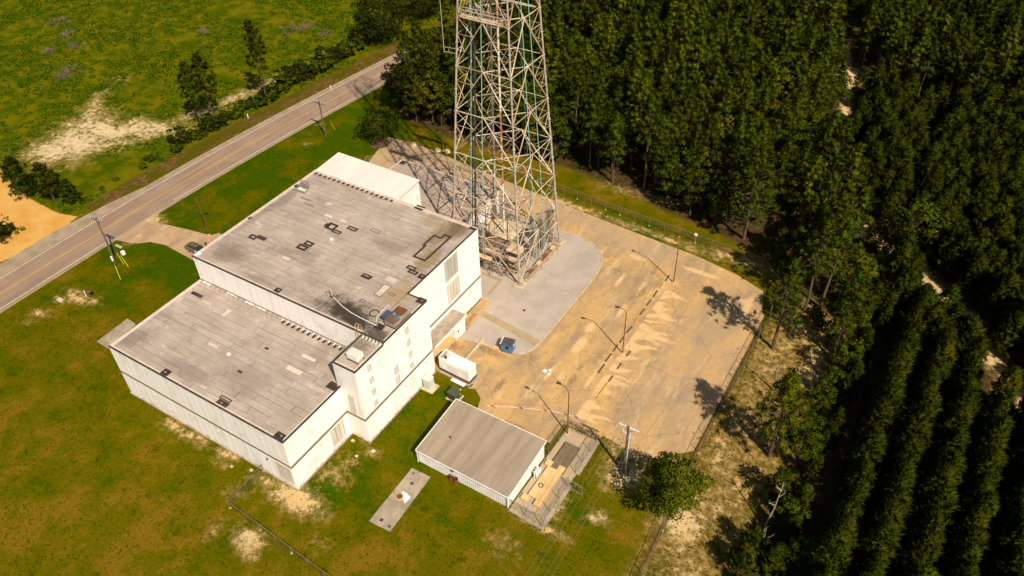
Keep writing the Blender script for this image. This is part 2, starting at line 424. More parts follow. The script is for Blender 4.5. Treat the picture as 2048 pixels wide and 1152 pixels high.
LAWN_SAND = [  # bare patches: centre, radius along x and y, strength
    (*(-22.33, -0.96),1.5,.9,1.), (*(-18.23, -0.92),2.4,.8,.85), (*(-12.20, -0.61),1.6,.8,.95), (*(0.28, -0.90),3.4,1.6,1.1), (*(-3.87, -1.03),2.0,1.2,.8),
    (*(-0.30, -8.25),2.0,1.4,1.05), (*(0.91, -9.60),1.2,.9,.75), (*(-4.69, -9.46),.6,1.2,.7),(*(-55.73, 9.10),2.6,.9,.9), (*(-58.49, 7.22),1.2,.7,.95), (*(-58.62, 3.72),1.6,.6,.8), (*(-53.09, 9.94),1.0,.6,.9), (*(-58.20, 9.50),1.6,.5,.8),
    (*(-58.10, 1.36),1.2,.5,.75), (*(33.93, 15.43),1.2,1.0,1.0), (*(34.14, 22.87),2.2,2.2,1.1), (*(33.28, 26.44),2.8,1.6,.95), (*(30.61, 27.21),2.,1.2,.9), (*(42.99, 20.19),2.6,2.4,1.15),(*(35.94, 28.02),4.0,1.6,.95), (*(29.24, 14.83),.7,2.4,.75), (*(28.97, 11.03),2.4,.6,.8),
    (*(2.20, 67.07),2,.8,.8), (*(12.01, 28.36),1.0,.7,.9), (*(9.59, 28.84),.8,.6,.9), (*(-59.59, 70.54),.8,.8,.6), (*(-56.33, 63.12),1.2,.6,.65), (*(4.36, 9.30),1.2,.5,.8), (*(2.20, 10.39),.8,.6,.7), (*(-63.43, 29.37),2.0,1.6,1.0), (*(-62.09, 24.99),1.5,2.0,1.0),
    (*(2.86, 6.56),1.5,1.2,.55),(*(1.93, 3.75),2.2,1.2,.6),(*(25.22, 12.03),2.5,.7,.7),(*(5.60, 32.94),2,.8,.4),(*(-6.60, -4.39),1.5,.8,.6),(*(-6.35, -1.62),1.0,.8,.7),
    (*(31.84, 71.24),5,1.5,.75),(*(5.74, 79.90),3,1.2,.7),(*(12.32, 80.87),4,1.2,.7),(*(-11.73, -2.10),1.,.6,.6),(*(26.36, 6.75),2.,1.5,.45),(*(7.60, -4.46),1.5,1.,.3),
    (*(30.45, 146.80),2.6,3.6,1.25), (*(34.28, 126.88),1.6,2.4,1.1), (*(46.70, 90.11),2.4,2.0,1.2), (*(57.24, 82.24),2.4,2.0,1.2), (*(61.49, 78.66),2.6,2.0,1.2), (*(65.78, 74.32),2.0,2.0,1.15), (*(69.81, 67.62),1.8,2.4,1.1), (*(74.05, 61.87),1.8,2.4,1.1), (*(37.71, 107.89),1.4,2.2,1.), (*(47.80, 139.33),2.2,1.2,.9)]
def axis(lo, hi, step, ext):
    a = list(np.arange(lo, hi+.01, step))
    k = step
    b = []; x = hi
    while x < ext:
        k *= 1.35; x += k; b.append(x)
    c = []; k = step; x = lo
    while x > -ext:
        k *= 1.35; x -= k; c.append(x)
    return np.array(c[::-1] + a + b)
gx = axis(-200, 110, .9, 3000); gy = axis(-62, 215, .9, 3000)
GX, GY = np.meshgrid(gx, gy)
m_sand = np.zeros(GX.shape)
for (cx, cy, sx, sy, st) in LAWN_SAND:
    q = np.hypot((GX-cx)/sx, (GY-cy)/sy)
    m_sand = np.maximum(m_sand, st*np.clip(1.12 - .55*q, 0, 1))
m_sand = np.maximum(m_sand, .95*soft(sd_poly(GX, GY, FIELD_SAND), 5))
m_sand = np.maximum(m_sand, .80*soft(sd_line(GX, GY, [(-89.46, 50.87), (-86.30, 61.70), (-83.21, 76.67), (-81.29, 87.78), (-80.60, 95.77)]) - 2.0, 3))
m_sand = np.maximum(m_sand, .66*soft(sd_line(GX, GY, [(-99.77, 29.81), (-108.69, 47.88), (-111.70, 53.98), (-115.48, 62.98)]) - 1.5, 3))
m_sand = np.maximum(m_sand, .46*soft(sd_poly(GX, GY, EAST_STRIP), 2.5))
m_sand = np.maximum(m_sand, 1.1*soft(sd_line(GX, GY, TRACK) - 1.3, 1.2))
m_sand = np.maximum(m_sand, .8*soft(sd_line(GX, GY, [(43.93, 61.57), (49.28, 58.51), (48.19, 49.87)]) - 2.5, 3))
m_sand = np.maximum(m_sand, .92*soft(sd_line(GX, GY, [(-3.67, 71.17), (10.16, 70.79), (19.73, 70.50), (29.00, 69.60)]) - .7, 1.0))
m_sand = np.maximum(m_sand, .8*soft(sd_line(GX, GY, [(-42.20, 65.03), (-41.84, 74.23), (-27.73, 72.81)]) - .3, 1.0))
m_dirt = soft(np.minimum(sd_line(GX, GY, DIRT) - 2.6, sd_poly(GX, GY, [(-91.24, 17.91), (-85.85, 20.45), (-76.52, 23.27), (-75.86, 24.37), (-75.07, 11.30), (-77.02, 5.19)])), .8)
rx = np.interp(GY, [p[1] for p in ROAD], [p[0] for p in ROAD])
m_field = soft(-(rx - 4.6 - GX) , 1.2)                                   # beyond the road
m_verge = np.clip(1 - np.abs(GX - (rx-7.3))/3.6, 0, 1) * (GY > 26)       # brown strip between road and field scrub
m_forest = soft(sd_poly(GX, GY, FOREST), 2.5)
m_strip = soft(sd_poly(GX, GY, EAST_STRIP), 2.0)
m_green = soft(-np.minimum(rx+60-4-GX, 1e3)*0 + np.maximum(GX+36, 17-GY), 9)         # vivid lawn beside the road
m_green = np.maximum(m_green, .75*soft(sd_poly(GX, GY, [(4,10), (4,25), (12,24), (9,11)]), 3))
m_green = np.maximum(m_green, .6*soft(np.hypot(GX-2, GY+2)-7, 5))
m_green = np.maximum(m_green, .4*soft(sd_poly(GX, GY, [(-44,66), (-44,78), (38,74), (30,71), (-8,73), (-30,74)]), 3))
m_green = np.maximum(m_green, .5*soft(np.hypot((GX-31)/3, (GY-8)/14)-1, .5))
m_dry = soft(sd_poly(GX, GY, [(-32,-4), (-3,-3), (2,-12), (22,6), (38,10), (40,22), (30,20), (28,-40), (-40,-60), (-34,-22)]), 9)
m_dry = np.maximum(m_dry, m_strip*.7); m_dry = np.maximum(m_dry, soft(sd_poly(GX, GY, [(-30,76), (40,72), (40,82), (-30,84)]), 2))
V = np.stack([GX, GY, np.zeros_like(GX)], -1).reshape(-1, 3)
ny, nx = GX.shape
ii = (np.arange(ny-1)[:, None]*nx + np.arange(nx-1)[None]).ravel()
F = np.stack([ii, ii+1, ii+nx+1, ii+nx], -1)
gme = mesh_np('ground', V, F, smooth=True)
def cattr(me, name, r, g, b):
    a = me.color_attributes.new(name, 'FLOAT_COLOR', 'POINT')
    q = np.stack([np.asarray(r).ravel(), np.asarray(g).ravel(), np.asarray(b).ravel(), np.ones(np.asarray(r).size)], -1).astype(np.float32)
    a.data.foreach_set('color', q.ravel())
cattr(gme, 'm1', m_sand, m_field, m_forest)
cattr(gme, 'm2', m_dry, m_green, m_dirt)
m_brown = .9*soft(sd_line(GX, GY, [(40.1,64), (40.3,54.6), (40.4,42), (40.5,30.8), (40.8,24.5), (41.6,11.5), (43.5,-25)]) - .25, .7)
m_brown = np.maximum(m_brown, .75*soft(sd_line(GX, GY, [(-5.7,-6.6), (10.9,-7.6), (34,-8.8)]) - .2, .6))
cattr(gme, 'm3', m_verge, m_strip, m_brown)

def groundmat():
    t = NT('ground_cover'); P = t.pos()
    a1 = t.sep(t.attr('m1').outputs['Color']); a2 = t.sep(t.attr('m2').outputs['Color']); a3 = t.sep(t.attr('m3').outputs['Color'])
    sand, field, forest = a1[0], a1[1], a1[2]
    dry, green, dirt = a2[0], a2[1], a2[2]
    verge, strip = a3[0], a3[1]
    n1 = t.noise(P, .05, 4); n2 = t.noise(P, .22, 6, .62); n3 = t.noise(P, 1.1, 5, .65); n4 = t.noise(P, 6, 4, .7); n5 = t.noise(P, 26, 3, .7)
    tone = t.mathn('ADD', t.mathn('MULTIPLY', n1, .45), t.mathn('ADD', t.mathn('MULTIPLY', n2, .55), t.mathn('MULTIPLY', n3, .45)))   # around .67
    tone = t.mathn('ADD', tone, t.mathn('MULTIPLY', dry, .10)); tone = t.mathn('SUBTRACT', tone, t.mathn('MULTIPLY', green, .16))
    tone = t.mathn('ADD', tone, t.mathn('MULTIPLY', t.mathn('SUBTRACT', t.noise(P, .11, 5, .65), .5), .7))
    lawn = t.mix(t.sstep(tone, .50, .74), (.035,.064,.0005), (.090,.080,.0006))
    lawn = t.mix(t.sstep(tone, .74, .92), lawn, (.150,.092,.005))
    lawn = t.mix(t.mathn('MULTIPLY', t.sstep(t.noise(P, .55, 5, .7), .54, .70), .85), lawn, (.024,.042,.0004))
    lawn = t.gain(lawn, t.lin(n4, .3, .7, .62, 1.38)); lawn = t.gain(lawn, t.lin(n5, .3, .7, .68, 1.32)); lawn = t.gain(lawn, t.lin(t.noise(P, 2.4, 5, .7), .3, .7, .78, 1.22))
    wear = t.sstep(t.noise(t.scale(P, (.9,.10,1)), 1.0, 5, .65), .60, .74)
    lawn = t.mix(t.mathn('MULTIPLY', wear, .5), lawn, (.155,.092,.012))
    spk = t.sstep(t.noise(P, 3.4, 5, .72), .64, .74)
    lawn = t.mix(t.mathn('MULTIPLY', spk, .35), lawn, (.19,.14,.04))
    # rough field beyond the road
    fl = t.mix(t.sstep(n2, .38, .62), (.042,.066,.0008), (.115,.104,.002))
    fl = t.mix(t.mathn('MULTIPLY', t.sstep(n3, .57, .72), .7), fl, (.16,.10,.03))
    fl = t.gain(fl, t.lin(n4, .3, .7, .65, 1.35))
    c = t.mix(field, lawn, fl)
    vg = t.mix(t.sstep(n3, .40, .62), (.085,.045,.012), (.15,.088,.028)); vg = t.mix(t.sstep(n2, .42, .58), vg, (.07,.062,.003)); vg = t.gain(vg, t.lin(n4, .3, .7, .7, 1.3))
    c = t.mix(t.sstep(t.mathn('ADD', verge, t.mathn('MULTIPLY', t.mathn('SUBTRACT', n3, .5), .7)), .25, .55), c, vg)
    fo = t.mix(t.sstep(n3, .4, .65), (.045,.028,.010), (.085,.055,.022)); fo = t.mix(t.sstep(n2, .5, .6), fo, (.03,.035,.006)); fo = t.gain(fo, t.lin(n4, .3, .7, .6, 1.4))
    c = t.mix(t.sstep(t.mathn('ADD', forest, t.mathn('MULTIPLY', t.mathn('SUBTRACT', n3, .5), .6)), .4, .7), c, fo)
    sp = t.mix(t.sstep(n3, .42, .6), (.115,.075,.012), (.27,.175,.06)); sp = t.gain(sp, t.lin(n4, .3, .7, .6, 1.4))
    c = t.mix(t.mathn('MULTIPLY', strip, t.sstep(n2, .28, .46)), c, sp)
    # bare sand showing through
    sv = t.mathn('ADD', sand, t.mathn('ADD', t.mathn('MULTIPLY', t.mathn('SUBTRACT', n3, .5), 2.0), t.mathn('MULTIPLY', t.mathn('SUBTRACT', n4, .5), .8)))
    sv = t.mathn('ADD', sv, t.mathn('MULTIPLY', t.mathn('SUBTRACT', n2, .5), 1.5))
    sc = t.mix(t.sstep(n2, .4, .62), (.55,.415,.225), (.53,.36,.16)); sc = t.mix(field, sc, (.56,.435,.245)); sc = t.gain(sc, t.lin(n4, .3, .7, .78, 1.18))
    halo = t.mathn('MULTIPLY', t.sstep(sv, .12, .6), t.sstep(sand, .02, .18))
    c = t.mix(t.mathn('MULTIPLY', halo, .55), c, t.gain((.24,.165,.05), t.lin(n4, .3, .7, .6, 1.4)))
    c = t.mix(t.mathn('MULTIPLY', t.sstep(sv, .5, 1.05), t.sstep(sand, .02, .18)), c, sc)
    dv = t.mathn('ADD', dirt, t.mathn('MULTIPLY', t.mathn('SUBTRACT', n3, .5), .5))
    dc = t.mix(t.sstep(n2, .35, .65), (.52,.265,.055), (.56,.33,.10)); dc = t.gain(dc, t.lin(n4, .3, .7, .85, 1.13))
    c = t.mix(t.sstep(dv, .4, .6), c, dc)
    bv = t.mathn('ADD', a3[2], t.mathn('MULTIPLY', t.mathn('SUBTRACT', n3, .5), .6))
    c = t.mix(t.sstep(bv, .3, .6), c, t.gain((.075,.042,.02), t.lin(n4, .3, .7, .6, 1.4)))
    h = t.mathn('ADD', t.mathn('MULTIPLY', n4, .6), t.mathn('MULTIPLY', n3, .6))
    return t.finish(c, .95, h, .5, .25, spec=.0)
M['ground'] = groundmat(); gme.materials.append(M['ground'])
tag(link('ground', gme), kind='structure')

# ---------------- road
def offset(line, d):
    out = []
    for i, p in enumerate(line):
        a = Vector(line[max(i-1,0)]); b = Vector(line[min(i+1,len(line)-1)])
        t = (b-a).normalized(); n = Vector((t.y, -t.x))
        out.append((p[0]+n.x*d, p[1]+n.y*d))
    return out
def dense(line, step=3.0):
    """resampled smooth curve"""
    y = np.array([p[1] for p in line]); x = np.array([p[0] for p in line])
    ys = np.concatenate([[-3000,-600,-200], np.arange(-60, 300, step), [420, 1500]])
    xs = np.interp(ys, y, x); k = np.ones(9)/9
    s = xs.copy(); s[6:-6] = np.convolve(xs, k, 'same')[6:-6]
    return list(zip(s, ys))
RL = dense(ROAD)
def strip_mesh(a, b, z, c=None):
    mb = MB(); n = len(a)
    mb.add([(p[0],p[1],z) for p in a] + [(p[0],p[1],z) for p in b], [(i+1, i, n+i, n+i+1) for i in range(n-1)])
    return mb
def roadmat():
    t = NT('worn_asphalt'); P = t.pos()
    c = t.mix(t.sstep(t.noise(t.scale(P, (1.6,.06,1)), 1, 4), .3, .7), (.225,.152,.105), (.283,.197,.138))
    c = t.gain(c, t.lin(t.noise(P, 8, 4, .7), .3, .7, .85, 1.15)); c = t.gain(c, t.lin(t.noise(P, .3, 4), .3, .7, .92, 1.08))
    return t.finish(c, .9, t.noise(P, 30, 3), .2, .02)
M['asphalt'] = roadmat()
M['linewhite'] = pmat('worn_white_paint', (.66,.60,.50), (.55,.49,.40), 1.5, c3=(.3,.24,.18), sc3=3, lo3=.6, hi3=.68)
M['lineyellow'] = pmat('worn_yellow_paint', (.56,.33,.055), (.46,.27,.06), 1.2, c3=(.28,.2,.12), sc3=4, lo3=.58, hi3=.68)
M['shoulder'] = pmat('gravel_shoulder', (.33,.25,.165), (.25,.185,.115), .5, c3=(.4,.3,.18), sc3=3, bump=.3, bs=10)
def road_part(name, a, b, z, m):
    o = strip_mesh(offset(RL, a), offset(RL, b), z).build(name, m); tag(o, kind='structure'); return o
road_part('road_shoulder', -5.1, 4.45, .004, M['shoulder'])
tag(MB().prism([(-71.22, 5.11), (-71.62, 0.14), (-76.4,-2), (-75.55, 7.88), (-75.61, 13.57), (-75.66, 18.54), (-75.02, 24.49), (-74.53, 28.78), (-73.01, 37.28), (-71.9,44), (-71.9,10)], -.3, .007).build('road_lay_by', M['shoulder']), kind='structure')
road = road_part('road', -4.05, 4.0, .011, M['asphalt'])
for nm, a, b in (('edge_line', -3.66, -3.53), ('edge_line', 3.42, 3.55), ):
    if a < 0:
        strip_mesh(offset(RL, a), offset(RL, b), .016).build(nm, M['linewhite'], road)
    else:                                       # broken at the driveway mouth
        s1 = [p for p in RL if p[1] <= 22]; s2 = [p for p in RL if p[1] >= 33.5]
        for s in (s1, s2): strip_mesh(offset(s, a), offset(s, b), .016).build(nm, M['linewhite'], road)
strip_mesh(offset(RL, -.17), offset(RL, -.06), .016).build('centre_line', M['lineyellow'], road)
strip_mesh(offset([p for p in RL if p[1] < 66], .06), offset([p for p in RL if p[1] < 66], .17), .016).build('centre_line', M['lineyellow'], road)
for k in range(6):
    y0 = 69 + k*11
    s = [(np.interp(y, [p[1] for p in RL], [p[0] for p in RL]), y) for y in np.linspace(y0, y0+5, 4)]
    strip_mesh(offset(s, .06), offset(s, .17), .0165).build('centre_line', M['lineyellow'], road)

# ---------------- driveway, yard, gravel pad
def lotmat(name, c1, c2, c3, cracks=True):
    t = NT(name); P = t.pos()
    a = t.sep(t.attr('lm').outputs['Color'])
    w = t.noise(P, .6, 3); 
    c = t.mix(t.sstep(t.noise(t.scale(P, (1, .35, 1)), .28, 5, .6), .40, .60), c1, c2)
    c = t.mix(t.mathn('MULTIPLY', t.sstep(t.noise(t.scale(P, (1, .22, 1)), .5, 6, .68), .54, .66), .65), c, c3)
    c = t.mix(t.mathn('MULTIPLY', t.sstep(t.noise(t.scale(P, (1, .5, 1)), .33, 6, .7), .50, .66), .6), c, (.225,.165,.105))
    c = t.gain(c, t.lin(t.noise(P, 7, 4, .7), .3, .7, .82, 1.18))
    c = t.gain(c, t.lin(t.noise(P, 1.3, 5, .65), .3, .7, .88, 1.12))
    # dark scuffs, sand fans and greyer ground kept as masks of the yard
    sv = t.mathn('ADD', a[0], t.mathn('MULTIPLY', t.mathn('SUBTRACT', t.noise(P, 1.6, 5, .6), .5), .5))
    c = t.mix(t.mathn('MULTIPLY', t.sstep(sv, .40, .72), .85), c, (.60,.405,.195))
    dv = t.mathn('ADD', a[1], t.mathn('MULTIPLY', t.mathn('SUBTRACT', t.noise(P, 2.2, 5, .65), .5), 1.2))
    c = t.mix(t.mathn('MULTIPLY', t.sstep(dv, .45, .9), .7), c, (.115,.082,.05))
    c = t.mix(t.mathn('MULTIPLY', a[2], .75), c, (.35,.255,.17))
    if cracks:
        d = t.n('VectorMath', operation='ADD'); t.l(P, d.inputs[0])
        nz = t.n('TexNoise'); t.l(P, nz.inputs['Vector']); nz.inputs['Scale'].default_value = .5; nz.inputs['Detail'].default_value = 5
        s = t.n('VectorMath', operation='SCALE'); t.l(nz.outputs['Color'], s.inputs[0]); s.inputs['Scale'].default_value = 1.6
        t.l(s.outputs[0], d.inputs[1])
        for sc, th, am, lo in ((.14, .0045, .55, .3), (.5, .008, .45, .5)):
            v = t.n('TexVoronoi', feature='DISTANCE_TO_EDGE', voronoi_dimensions='2D'); t.l(d.outputs[0], v.inputs['Vector']); v.inputs['Scale'].default_value = sc
            k = t.sstep(v.outputs['Distance'], th*1.8, th*.4)
            k = t.mathn('MULTIPLY', k, t.sstep(t.noise(P, .16, 2), lo, lo+.1))
            c = t.mix(t.mathn('MULTIPLY', k, am), c, (.12,.075,.032))
        # lane joints of the paving machine, along y
        x = t.n('SeparateXYZ'); t.l(P, x.inputs[0])
        xx = t.mathn('ADD', x.outputs[0], t.mathn('MULTIPLY', t.noise(P, .5, 4), .35))
        fr = t.mathn('ABSOLUTE', t.mathn('SUBTRACT', t.mathn('FRACT', t.mathn('DIVIDE', xx, 3.05)), .5))
        k = t.mathn('MULTIPLY', t.sstep(fr, .014, .003), t.sstep(t.noise(t.scale(P, (1,.3,1)), .4, 3), .42, .58))
        c = t.mix(t.mathn('MULTIPLY', k, .6), c, (.14,.09,.04))
    return t.finish(c, .92, t.noise(P, 18, 3), .2, .02)
M['lot'] = lotmat('tan_weathered_asphalt', (.46,.288,.115), (.35,.235,.118), (.56,.40,.205))
M['drive'] = lotmat('driveway_asphalt', (.41,.27,.15), (.345,.225,.13), (.48,.335,.19), False)
LOT = [(-44,73.8), (-36,74.3), (-10,71.6), (2.7,70.3), (15,69.4), (25.9,68.6), (33,67.3), (37.6,65.6), (39.6,60), (39.8,52), (40.0,40), (40.1,30.8), (36,26.7), (32.2,26.7), (28.9,27), (28.6,26.2), (23.5,26.2), (23.5,22.4), (12.2,22.2), (11.4,24.3), (9.8,25.3), (8.8,24.9), (0.2,26.0), (.2,41.6), (-9,41.8), (-31,42.0), (-31.6,60), (-41.2,64)]
def grid_sheet(name, poly, z, step, m, maskf=None, holes=()):
    """sheet cut to a polygon, on a fine grid that carries the masks"""
    P = np.array(poly); x0, y0 = P.min(0); x1, y1 = P.max(0)
    import bmesh
    bm = bmesh.new()
    vs = [bm.verts.new((p[0], p[1], z)) for p in poly]
    bm.faces.new(vs)
    for ax, lo, hi in ((0, x0, x1), (1, y0, y1)):
        for q in np.arange(lo+step, hi, step):
            co = (q,0,0) if ax == 0 else (0,q,0); no = (1,0,0) if ax == 0 else (0,1,0)
            bmesh.ops.bisect_plane(bm, geom=bm.verts[:]+bm.edges[:]+bm.faces[:], plane_co=co, plane_no=no)
    for f in bm.faces:
        f.normal_update()
        if f.normal.z < 0: f.normal_flip()
    me = bpy.data.meshes.new(name); bm.to_mesh(me); bm.free()
    co = np.empty(len(me.vertices)*3, np.float32); me.vertices.foreach_get('co', co); co = co.reshape(-1,3)
    r, g, b = maskf(co[:,0], co[:,1]) if maskf else (co[:,0]*0,)*3
    cattr(me, 'lm', r, g, b)
    o = link(name, me, m); tag(o, kind='structure'); return o
def lot_mask(X, Y):
    s = np.zeros(X.shape); r = np.random.default_rng(3)
    for k in range(40):                                   # washed-out sand fans behind the parking line
        y = 27 + k*.78 + r.uniform(-.8,.8); L = r.uniform(.6, 6.0)*(1.3 if 36 < y < 50 else .8); w = r.uniform(.2,.9)
        x0 = 24.8; dx = X-x0; u = dx/L; ang = r.uniform(-.1,.4)
        d = np.abs(Y - (y + ang*dx + .35*np.sin(dx*1.1+k))) - w*np.clip(1-u, 0, 1)
        s = np.maximum(s, np.where((dx > -.4) & (u < 1.1), np.clip(.7 - d/.7, 0, 1), 0)*r.uniform(.45,1))
    s = np.maximum(s, .55*soft(np.abs(X-25.2)-.5, .6)*(Y > 27)*(Y < 57))
    for (cx, cy, sx, sy) in ((*(18.38, 40.42),1.2,3.2), (*(17.93, 44.48),1.,2.), (*(16.97, 63.40),2.5,1.0), (*(27.37, 64.93),5,.9), (*(20.46, 50.48),.7,4.), (*(17.30, 33.37),.5,3), (*(16.99, 56.74),.6,3.5), (*(22.88, 34.98),.5,3.5), (*(36.68, 59.94),1,6),(*(35.23, 61.76),3,.8)):
        s = np.maximum(s, .8*np.clip(1.3-np.hypot((X-cx)/sx,(Y-cy)/sy), 0, 1))
    s = np.maximum(s, .8*soft(np.abs(X-39.5)-.4, .6)); s = np.maximum(s, .8*soft(sd_line(X, Y, [(2.7,70), (26,68.3), (38,65)])-.3, .8))
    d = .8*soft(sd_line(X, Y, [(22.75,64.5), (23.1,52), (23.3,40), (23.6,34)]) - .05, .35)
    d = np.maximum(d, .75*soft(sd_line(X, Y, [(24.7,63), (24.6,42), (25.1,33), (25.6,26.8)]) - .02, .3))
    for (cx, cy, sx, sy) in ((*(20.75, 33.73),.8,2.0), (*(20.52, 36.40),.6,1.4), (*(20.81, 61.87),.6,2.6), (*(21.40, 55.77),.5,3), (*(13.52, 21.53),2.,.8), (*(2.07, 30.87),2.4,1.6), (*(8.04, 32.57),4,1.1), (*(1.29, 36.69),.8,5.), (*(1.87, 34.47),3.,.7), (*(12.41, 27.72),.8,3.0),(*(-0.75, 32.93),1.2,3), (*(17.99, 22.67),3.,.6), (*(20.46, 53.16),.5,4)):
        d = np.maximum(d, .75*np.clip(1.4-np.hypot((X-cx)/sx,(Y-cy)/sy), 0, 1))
    g = np.maximum(soft(sd_line(X, Y, [(-1.97, 69.06), (13.11, 66.68), (20.65, 66.29)])-1.5, 2.5), .8*soft(sd_poly(X, Y, [(-42,62), (-42,76), (-8,74), (-8,62)]), 3))
    g = np.maximum(g, .55*soft(sd_poly(X, Y, [(29.55, 38.90), (31.58, 54.36), (34.27, 66.76), (38.63, 52.28), (39.21, 35.22), (32.30, 28.21)]), 5))
    return s, d, g
grid_sheet('yard_paving', LOT, .006, .45, M['lot'], lot_mask)
grid_sheet('driveway', [(-60.79, 23.09), (-59.67, 23.58), (-58.10, 24.97), (-55.11, 25.72), (-47.41, 25.25), (-38,25.2), (-31.9,24.6), (-31.9,33.5), (-42,32.6), (-49.51, 32.91), (-50.34, 31.60), (-54.70, 30.94), (-58.39, 30.18), (-61.41, 29.48), (-63.09, 30.10), (-63.88, 31.78), (-64.35,33.2), (-64.35,22.2)], .0135, 1.0, M['drive'],
           lambda X, Y: (.7*np.clip(1.2-np.hypot((X-(-63.59, 29.28)[0])/1.6,(Y-(-63.59, 29.28)[1])/2.4),0,1)+.65*np.clip(1.2-np.hypot((X+61.3)/1.6,(Y-25)/1.8),0,1), .0*X, .35*np.clip((-60-X)/4,0,1)))
# gravel pad under the tower, framed by a kerb
PAD = [(2.3,32.7), (9.36, 33.93), (11.43, 34.08), (12.34, 34.97), (12.94, 36.27), (13.13, 38.44), (13.15,43.6), (13.2,48), (13.2,53.4), (13.05,56.5), (12.6,58.9), (11.5,61), (9.3,62.7), (5.9,63.6), (2.8,63.4), (-9.6,63.1), (-9.6,42.25), (.25,42.25), (.25,41.7), (2.0,41.6), (2.1,36.6)]
M['gravel'] = pmat('pale_gravel', (.40,.335,.275), (.34,.285,.235), .25, c3=(.46,.38,.30), sc3=.8, bump=.4, bs=14)
M['gravel2'] = pmat('tan_bare_strip', (.36,.27,.155), (.29,.215,.12), .8, c3=(.22,.16,.09), sc3=2, bump=.3, bs=10)
def tri_sheet(name, poly, z, m):
    import bmesh
    bm = bmesh.new(); f = bm.faces.new([bm.verts.new((p[0],p[1],z)) for p in poly]); f.normal_update()
    if f.normal.z < 0: f.normal_flip()
    bmesh.ops.triangulate(bm, faces=bm.faces[:])
    me = bpy.data.meshes.new(name); bm.to_mesh(me); bm.free()
    o = link(name, me, m); tag(o, kind='structure'); return o
tri_sheet('gravel_pad', PAD, .05, M['gravel'])
tri_sheet('pad_strip', [(0.91, 38.50), (0.84, 39.57), (12.79, 38.20), (12.67, 36.78)], .054, M['gravel2'])
tri_sheet('pad_strip', [(-3.42, 47.25), (0.58, 47.33), (0.75, 43.11), (0.28, 43.03), (0.08, 46.64), (-3.03, 46.66)], .054, M['gravel2'])
def kerb_run(pts, w, h, m, name='kerb', seg=2.0, parent=None):
    L = [Vector((p[0],p[1],0)) for p in pts]
    k = 0
    for a, b in zip(L[:-1], L[1:]):
        n = max(1, round((b-a).length/seg)); 
        for i in range(n):
            p = a.lerp(b, i/n); q = a.lerp(b, (i+1)/n); d = (q-p).normalized()*.012
            o = MB().bar(p+d+Vector((0,0,h/2)), q-d+Vector((0,0,h/2)), w, h).build(name, m, parent); k += 1
            if parent is None: tag(o, kind='structure')
kerb_root = MB().bar((2.4,32.6,.02), (3.0,32.75,.02), .2, .1).build('kerb', M['kerb']); tag(kerb_root, kind='structure')
kerb_run([(2.9,32.75), (9.36, 33.93), (11.43, 34.08), (12.34, 34.97), (12.94, 36.27), (13.13, 38.44), (13.15,43.6), (13.2,53.4), (13.05,56.5), (12.6,58.9), (11.5,61), (9.3,62.7), (5.9,63.6), (2.8,63.4)], .16, .14, M['kerb'], 'kerb_stone', 1.8, kerb_root)

# ================================================================== MAIN BUILDING
bld = thing('transmitter_building', 'large windowless pale concrete building with stepped flat grey roofs beside lattice tower', 'building', (0, 0, 0))
ZL, ZU, ZS = 9.35, 13.7, 13.45
# solid cores, a little inside the panel faces
core = MB()
core.box(-31.7, .1, -.3, -.1, 16.05, ZL-.20)
core.box(-31.7, 16.1, -.3, -.1, 41.9, ZU-.20)
core.box(-.55, 10.5, -.3, 2.95, 16.1, ZS-.22)
core.box(-.55, 16.1, -.3, 2.95, 25.1, ZU-.21)
wall = core.build('wall', M['core'], bld)
PW = {}
def panel_mesh(w, h):
    k = (round(w,3), round(h,3))
    if k not in PW:
        me = MB().bbox(-w/2, -.05, -h/2, w/2, .05, h/2, .014).mesh('wall_panel'); me.materials.append(M['panel']); PW[k] = me
    return PW[k]
def panels(axis, at, lo, hi, z0, z1, pitch, gap=.012):
    """row of upright panels on a wall face; axis 'x' = wall runs along x at y=at, 'y' = runs along y at x=at"""
    n = max(1, round((hi-lo)/pitch)); w = (hi-lo)/n
    for i in range(n):
        o = link('wall_panel', panel_mesh(w-gap, z1-z0), None, wall)
        c = lo + (i+.5)*w
        if axis == 'x': o.location = (c, at+.05, (z0+z1)/2)
        else: o.location = (at-.05, c, (z0+z1)/2); o.rotation_euler = (0, 0, math.pi/2)
PT = 1.27
panels('x', 0, -31.8, -.1, -.1, 4.16, PT); panels('x', 0, -31.8, -.1, 4.66, ZL-.14, PT)
panels('x', 16.0, -31.7, -.6, ZL-.1, ZU-.14, PT)
panels('y', 0, .0, 10.4, -.1, 4.16, 1.9); panels('y', 0, .0, 10.4, 4.66, ZL-.14, 1.9)
panels('x', 10.4, .02, 2.95, -.1, 4.16, 1.47); panels('x', 10.4, -.6, 2.95, 4.66, ZS-.14, 1.78)
panels('y', 3.05, 10.4, 16.1, -.1, 4.16, 1.9); panels('y', 3.05, 10.4, 16.1, 4.66, ZS-.14, 1.9)
panels('y', 3.05, 16.1, 25.2, -.1, 4.16, 1.82); panels('y', 3.05, 16.1, 25.2, 4.66, ZU-.14, 1.82)
panels('y', 0, 25.2, 42.0, -.1, 4.16, 1.87); panels('y', 0, 25.2, 42.0, 4.66, ZU-.14, 1.87)
for nm, args in (('side_wall', (-31.8, .02, -.3, -31.71, 16.0, ZL-.14)), ('side_wall', (-31.8, 16.12, -.3, -31.71, 41.98, ZU-.14)), ('side_wall', (-31.7, 41.91, -.3, -.1, 42.0, ZU-.14)), ('side_wall', (-.12, 25.11, -.3, 2.94, 25.2, ZU-.14)), ('side_wall', (-.64, 10.52, ZL-.1, -.56, 16.0, ZS-.14))):
    MB().box(*args).build(nm, M['panel'], bld)
